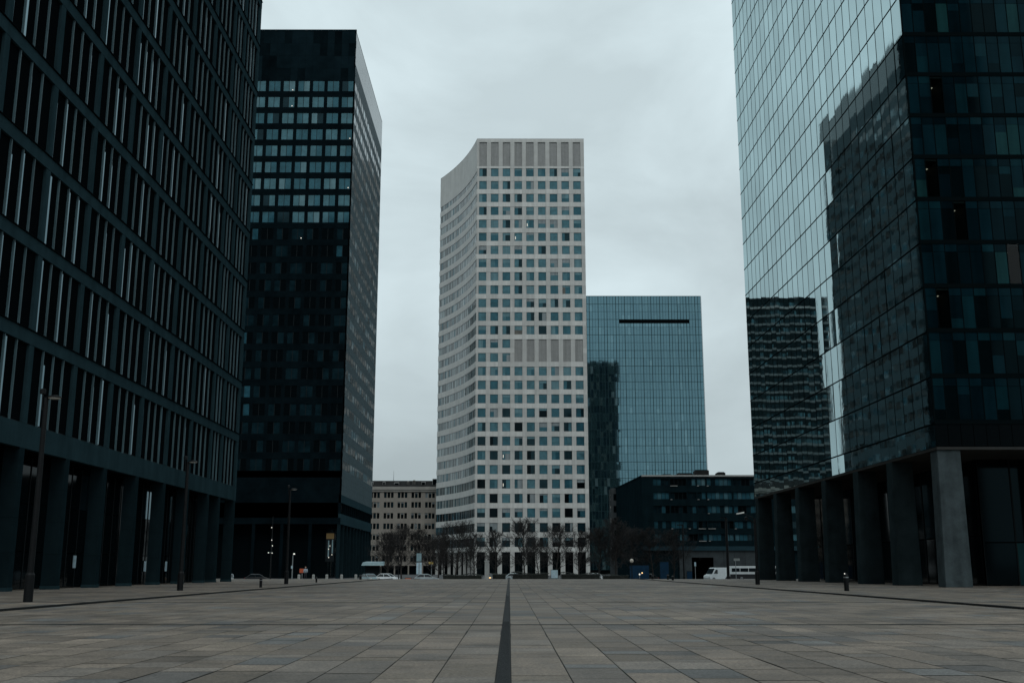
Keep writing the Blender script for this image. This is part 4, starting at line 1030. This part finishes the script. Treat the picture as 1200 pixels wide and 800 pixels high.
# a person by the orange sign
def person(x, y, z, label):
    r_ = thing('person', label, 'person', (x, y, z))
    J = [(0, 0, .92), (0, 0, 1.15), (0, 0, 1.40), (0, 0, 1.50), (0, -.02, 1.60), (0, -.02, 1.72),
         (.19, 0, 1.40), (.25, .02, 1.12), (.24, -.06, .88), (-.19, 0, 1.40), (-.25, .02, 1.12), (-.24, -.06, .88),
         (.10, 0, .86), (.11, -.02, .48), (.12, .02, .08), (.13, -.12, .03), (-.10, 0, .86), (-.11, .02, .48), (-.12, .04, .08), (-.13, -.10, .03)]
    E_ = [(0, 1), (1, 2), (2, 3), (3, 4), (4, 5), (2, 6), (6, 7), (7, 8), (2, 9), (9, 10), (10, 11), (0, 12), (12, 13), (13, 14), (14, 15), (0, 16), (16, 17), (17, 18), (18, 19)]
    rad = [.15, .14, .15, .06, .10, .09, .07, .055, .04, .07, .055, .04, .09, .065, .045, .035, .09, .065, .045, .035]
    me = bpy.data.meshes.new('body'); me.from_pydata(J, E_, []); me.materials.append(MATS['cloth_dark'])
    o = bpy.data.objects.new('body', me); COL.objects.link(o); o.parent = r_
    md = o.modifiers.new('Skin', 'SKIN')
    if not me.skin_vertices: me.attributes.new  # layer is made by the modifier below
    sk = me.skin_vertices[0] if len(me.skin_vertices) else None
    if sk is None:
        import bmesh
        bm = bmesh.new(); bm.from_mesh(me); bm.verts.layers.skin.verify(); bm.to_mesh(me); bm.free(); sk = me.skin_vertices[0]
    for i, q in enumerate(rad): sk.data[i].radius = (q, q)
    sk.data[0].use_root = True
    sd = o.modifiers.new('Subdivision', 'SUBSURF'); sd.levels = 1; sd.render_levels = 2
    b_ = MB(); b_.tube([(x, y, z + .88), (x, y, z + 1.15), (x, y, z + 1.38), (x, y, z + 1.47)], [.20, .185, .215, .09], 'cloth_pale', 14)
    for s in (-1, 1): b_.tube([(x + s * .17, y, z + 1.41), (x + s * .25, y + .02, z + 1.12), (x + s * .245, y - .05, z + .93)], [.095, .08, .06], 'cloth_pale', 10)
    b_.build('jacket', r_, smooth=True)
    b_ = MB(); b_.lathe((x, y - .02, z + 1.63), [(.02, -.13), (.075, -.10), (.098, -.02), (.10, .05), (.08, .11), (.02, .14)], 'skin', 12); b_.build('head', r_, smooth=True)
    b_ = MB(); b_.lathe((x, y + .01, z + 1.66), [(.10, -.04), (.112, .04), (.09, .11), (.02, .145)], 'hair', 12); b_.build('hair', r_, smooth=True)
person(-29.5, 158.0, -0.0, 'person in a pale jacket and dark trousers by the orange road sign')

# ------------------------------------------------------------------ hedge
def hedge(x0, x1, y0, y1, z0, z1, label):
    b_ = MB()
    b_.box(x0 + .2, x1 - .2, y0 + .2, y1 - .2, z0, z1 - .18, 'hedge_leaf')
    n = int((x1 - x0) * 170)
    for _ in range(n):
        side = rnd()
        x, y, z = uni(x0, x1), uni(y0, y1), uni(z0 + .05, z1)
        if side < .55: y = y0 + abs(random.gauss(0, .12))
        elif side < .95: z = z1 - abs(random.gauss(0, .10)) + 0.22 * math.sin(x * 1.3) * math.sin(x * 0.37 + 1)
        c = Vector((x, y, z)); a = Vector((uni(-1, 1), uni(-1, 1), uni(-1, 1))).normalized(); e = a.orthogonal().normalized(); s = uni(.05, .11)
        b_.face([c - a * s, c + e * s * .6, c + a * s, c - e * s * .6], 'hedge_leaf')
    return tag(b_.build('hedge', origin=((x0 + x1) / 2, y0, z0)), label, 'hedge', 'dark clipped hedges at the far end of the plaza')
hedge(-5.0 + 2.2, -0.4, 169, 171.5, S13, .78, 'dark clipped hedge between the stone pillar and the drain channel')
hedge(0.3, 6.2, 169, 171.5, S13, .85, 'dark clipped hedge right of the drain channel, before the pale tower')
hedge(7.9, 14.2, 169, 171.5, S13, .82, 'dark clipped hedge right of the pale blue advertising panel')
hedge(-10.5, -4.2, 172, 174.5, S13, .6, 'dark clipped hedge left of the stone pillar')
hedge(14.8, 19.0, 173.5, 176, S13, .55, 'low dark hedge left of the globe lamp')

# ------------------------------------------------------------------ bare winter trees
def grow_tree(seed, H, spread):
    rg = random.Random(seed); tr_, cw_ = MB(), MB()
    def branch(p, d, l, r, lev):
        pts = [p]; q = p.copy(); dd = d.copy(); n = 3
        for i in range(n):
            dd = (dd + Vector((rg.uniform(-1, 1), rg.uniform(-1, 1), rg.uniform(-.4, .7))) * .20).normalized()
            q = q + dd * l / n; pts.append(q.copy())
        r1 = max(r * .55, .0125)
        cw_.tube(pts, [max(r + (r1 - r) * i / n, .0125) for i in range(n + 1)], 'twig', 4 if lev < 2 else 3, cap=False)
        if lev >= 5: return
        for j in range(4 if lev < 3 else 3):
            ang = rg.uniform(.30, .85); az = rg.uniform(0, 6.283)
            e = dd.orthogonal().normalized(); g_ = dd.cross(e)
            nd = (dd * math.cos(ang) + (e * math.cos(az) + g_ * math.sin(az)) * math.sin(ang) + Vector((0, 0, .12))).normalized()
            branch(pts[3] if j == 0 else pts[rg.choice((1, 2, 3))], nd, l * rg.uniform(.52, .74), r1 * .9, lev + 1)
    path = [Vector((0, 0, 0))]; d = Vector((0, 0, 1)); K = 9
    for i in range(K):
        d = (d + Vector((rg.uniform(-1, 1), rg.uniform(-1, 1), .9)) * .10).normalized(); path.append(path[-1] + d * H * .82 / K)
    tr_.tube(path, [H * .0145 * (1 - .8 * i / K) for i in range(K + 1)], 'bark', 7, cap=False)
    for b in range(24):
        t = .19 + .79 * (b + rg.uniform(0, .8)) / 24
        k = t * K; i = min(int(k), K - 1); p = path[i].lerp(path[i + 1], k - i)
        az = b * 2.4 + rg.uniform(-.5, .5); el = rg.uniform(.35, .75) + .5 * t
        prof = math.sin(math.pi * min(1, .18 + t * .78)) ** .7
        branch(p, Vector((math.cos(az) * math.cos(el), math.sin(az) * math.cos(el), math.sin(el))), H * .215 * spread * prof * rg.uniform(.75, 1.15), H * .0055, 1)
    return tr_, cw_
protos = []
for i, (sd, H, spd) in enumerate(((11, 11.0, 1.0), (23, 11.0, 1.2), (37, 11.0, .85))):
    t_, c_ = grow_tree(sd, H, spd)
    zmax = max(q[2] for q in c_.v)
    k = H / zmax
    for mb in (t_, c_): mb.v = [(a * k, b2 * k, c2 * k) for a, b2, c2 in mb.v]
    protos.append((t_, c_))
proto_me = [None] * 3
def tree(kind, x, y, s, rz, label):
    r_ = thing('bare_tree', label, 'tree', (0, 0, 0), 'bare winter trees behind the plaza')
    if proto_me[kind] is None:
        a = protos[kind][0].build('trunk', r_); c = protos[kind][1].build('crown', r_); proto_me[kind] = (a, c)
    else:
        for o in proto_me[kind]:
            q = o.copy(); COL.objects.link(q); q.parent = r_
    r_.location = (x, y, S13 if 168 < y < 190 else STREET); r_.scale = (s, s, s); r_.rotation_euler = (0, 0, rz)
trees = [
 (0, -26.5, 236, .95, 0.3, 'bare tree nearest the black tower, in front of the tan block'),
 (1, -22.3, 226, 1.12, 1.9, 'bare tree before the middle of the tan stone block'),
 (2, -19.0, 230, 1.0, 2.6, 'bare tree behind the pale totem sign'),
 (1, -16.0, 226, .9, 4.0, 'bare tree left of the pale tower beside the yellow sign'),
 (1, -9.2, 186, 1.02, .8, 'large dense bare tree before the concave flank of the pale tower'),
 (0, -11.6, 193, .78, 3.3, 'bare tree just left of the large dense tree'),
 (2, -2.3, 184, .82, 5.1, 'narrow bare tree right behind the stone pillar'),
 (0, 2.6, 187, 1.02, 2.2, 'bare tree before the middle window columns of the pale tower'),
 (1, 8.0, 186, .95, 1.1, 'wide bare tree behind the pale blue advertising panel'),
 (2, 12.4, 196, .86, .2, 'bare tree before the right edge of the pale tower'),
 (0, 18.6, 190.5, 1.05, 4.4, 'bare tree before the dark foot of the blue glass tower'),
 (1, 22.3, 195, .95, 2.9, 'bare tree behind the globe lamp'),
 (2, 25.6, 194, .9, 3.7, 'bare tree between the blue hoarding panels'),
 (1, 29.4, 196, .92, 5.5, 'bare tree left of the garage entrance'),
 (0, -24.6, 221, .92, 5.0, 'bare tree just right of the kiosk canopy'),
 (2, -13.4, 205, .86, 0.9, 'bare tree before the left end of the concave flank'),
 (0, -6.6, 205, .85, 1.4, 'bare tree before the left front corner of the pale tower'),
 (1, 5.6, 207, .8, 3.9, 'bare tree just left of the pale blue advertising panel'),
 (1, 15.6, 192, .95, 5.8, 'bare tree above the low dark hedge, right of the pale tower'),
]
for t_ in trees: tree(*t_)

# ------------------------------------------------------------------ camera
cam = bpy.data.cameras.new('camera'); co = bpy.data.objects.new('camera', cam); COL.objects.link(co)
cam.sensor_width = 36; cam.lens = 37.5; cam.clip_end = 9000; cam.clip_start = 0.1
co.location = CAM; co.rotation_euler = (R(90) + math.atan(266.5 / 1250), 0, -3.0 / 1250)
SC.camera = co

# ------------------------------------------------------------------ overcast light
SUN_EL, SUN_AZ = 48.0, 168.0          # azimuth clockwise from +Y: behind the camera
su = bpy.data.lights.new('sun', 'SUN'); so_ = bpy.data.objects.new('sun', su); COL.objects.link(so_)
su.energy = 0.6; su.angle = R(25); su.color = (1.0, 0.985, 0.96)
d = Vector((math.sin(R(SUN_AZ)) * math.cos(R(SUN_EL)), math.cos(R(SUN_AZ)) * math.cos(R(SUN_EL)), math.sin(R(SUN_EL))))
so_.rotation_euler = d.to_track_quat('Z', 'Y').to_euler()
wd = bpy.data.worlds.new('World'); SC.world = wd; wd.use_nodes = True
N, L = wd.node_tree.nodes, wd.node_tree.links
bg = N['Background']; bg.inputs['Strength'].default_value = 0.1
sky = N.new('ShaderNodeTexSky'); sky.sky_type = 'NISHITA'; sky.sun_disc = False
sky.sun_elevation = R(SUN_EL); sky.sun_rotation = R(SUN_AZ); sky.air_density = 1.0; sky.dust_density = 4.0
hs = N.new('ShaderNodeHueSaturation'); hs.inputs['Saturation'].default_value = 0.3; L.new(sky.outputs[0], hs.inputs['Color'])
tc = N.new('ShaderNodeTexCoord')
mp = N.new('ShaderNodeMapping'); mp.inputs['Scale'].default_value = (1.0, 1.0, 2.2); L.new(tc.outputs['Generated'], mp.inputs['Vector'])
nz = N.new('ShaderNodeTexNoise'); nz.inputs['Scale'].default_value = 2.9; nz.inputs['Detail'].default_value = 6; nz.inputs['Roughness'].default_value = .52; nz.inputs['Distortion'].default_value = .35
L.new(mp.outputs[0], nz.inputs['Vector'])
mr = N.new('ShaderNodeMapRange'); mr.inputs[1].default_value = .33; mr.inputs[2].default_value = .67; mr.inputs[3].default_value = .79; mr.inputs[4].default_value = 1.15
L.new(nz.outputs['Fac'], mr.inputs[0])
sx = N.new('ShaderNodeSeparateXYZ'); L.new(tc.outputs['Generated'], sx.inputs[0])
gz = N.new('ShaderNodeMapRange'); gz.inputs[1].default_value = 0.0; gz.inputs[2].default_value = .42; gz.inputs[3].default_value = 5.5; gz.inputs[4].default_value = 9.1
L.new(sx.outputs['Z'], gz.inputs[0])
ml = N.new('ShaderNodeMath'); ml.operation = 'MULTIPLY'; L.new(mr.outputs[0], ml.inputs[0]); L.new(gz.outputs[0], ml.inputs[1])
vs = N.new('ShaderNodeVectorMath'); vs.operation = 'SCALE'; vs.inputs[0].default_value = (.825, .985, 1.035); L.new(ml.outputs[0], vs.inputs['Scale'])
mx = N.new('ShaderNodeMix'); mx.data_type = 'RGBA'; mx.inputs[0].default_value = .88
L.new(hs.outputs[0], mx.inputs[6]); L.new(vs.outputs[0], mx.inputs[7]); L.new(mx.outputs[2], bg.inputs['Color'])

SC.view_settings.view_transform = 'Standard'; SC.view_settings.look = 'None'
SC.view_settings.exposure = 0.0; SC.view_settings.gamma = 1.0; SC.view_settings.use_curve_mapping = False
SC.cycles.max_bounces = 8; SC.cycles.glossy_bounces = 5; SC.cycles.sample_clamp_indirect = 4
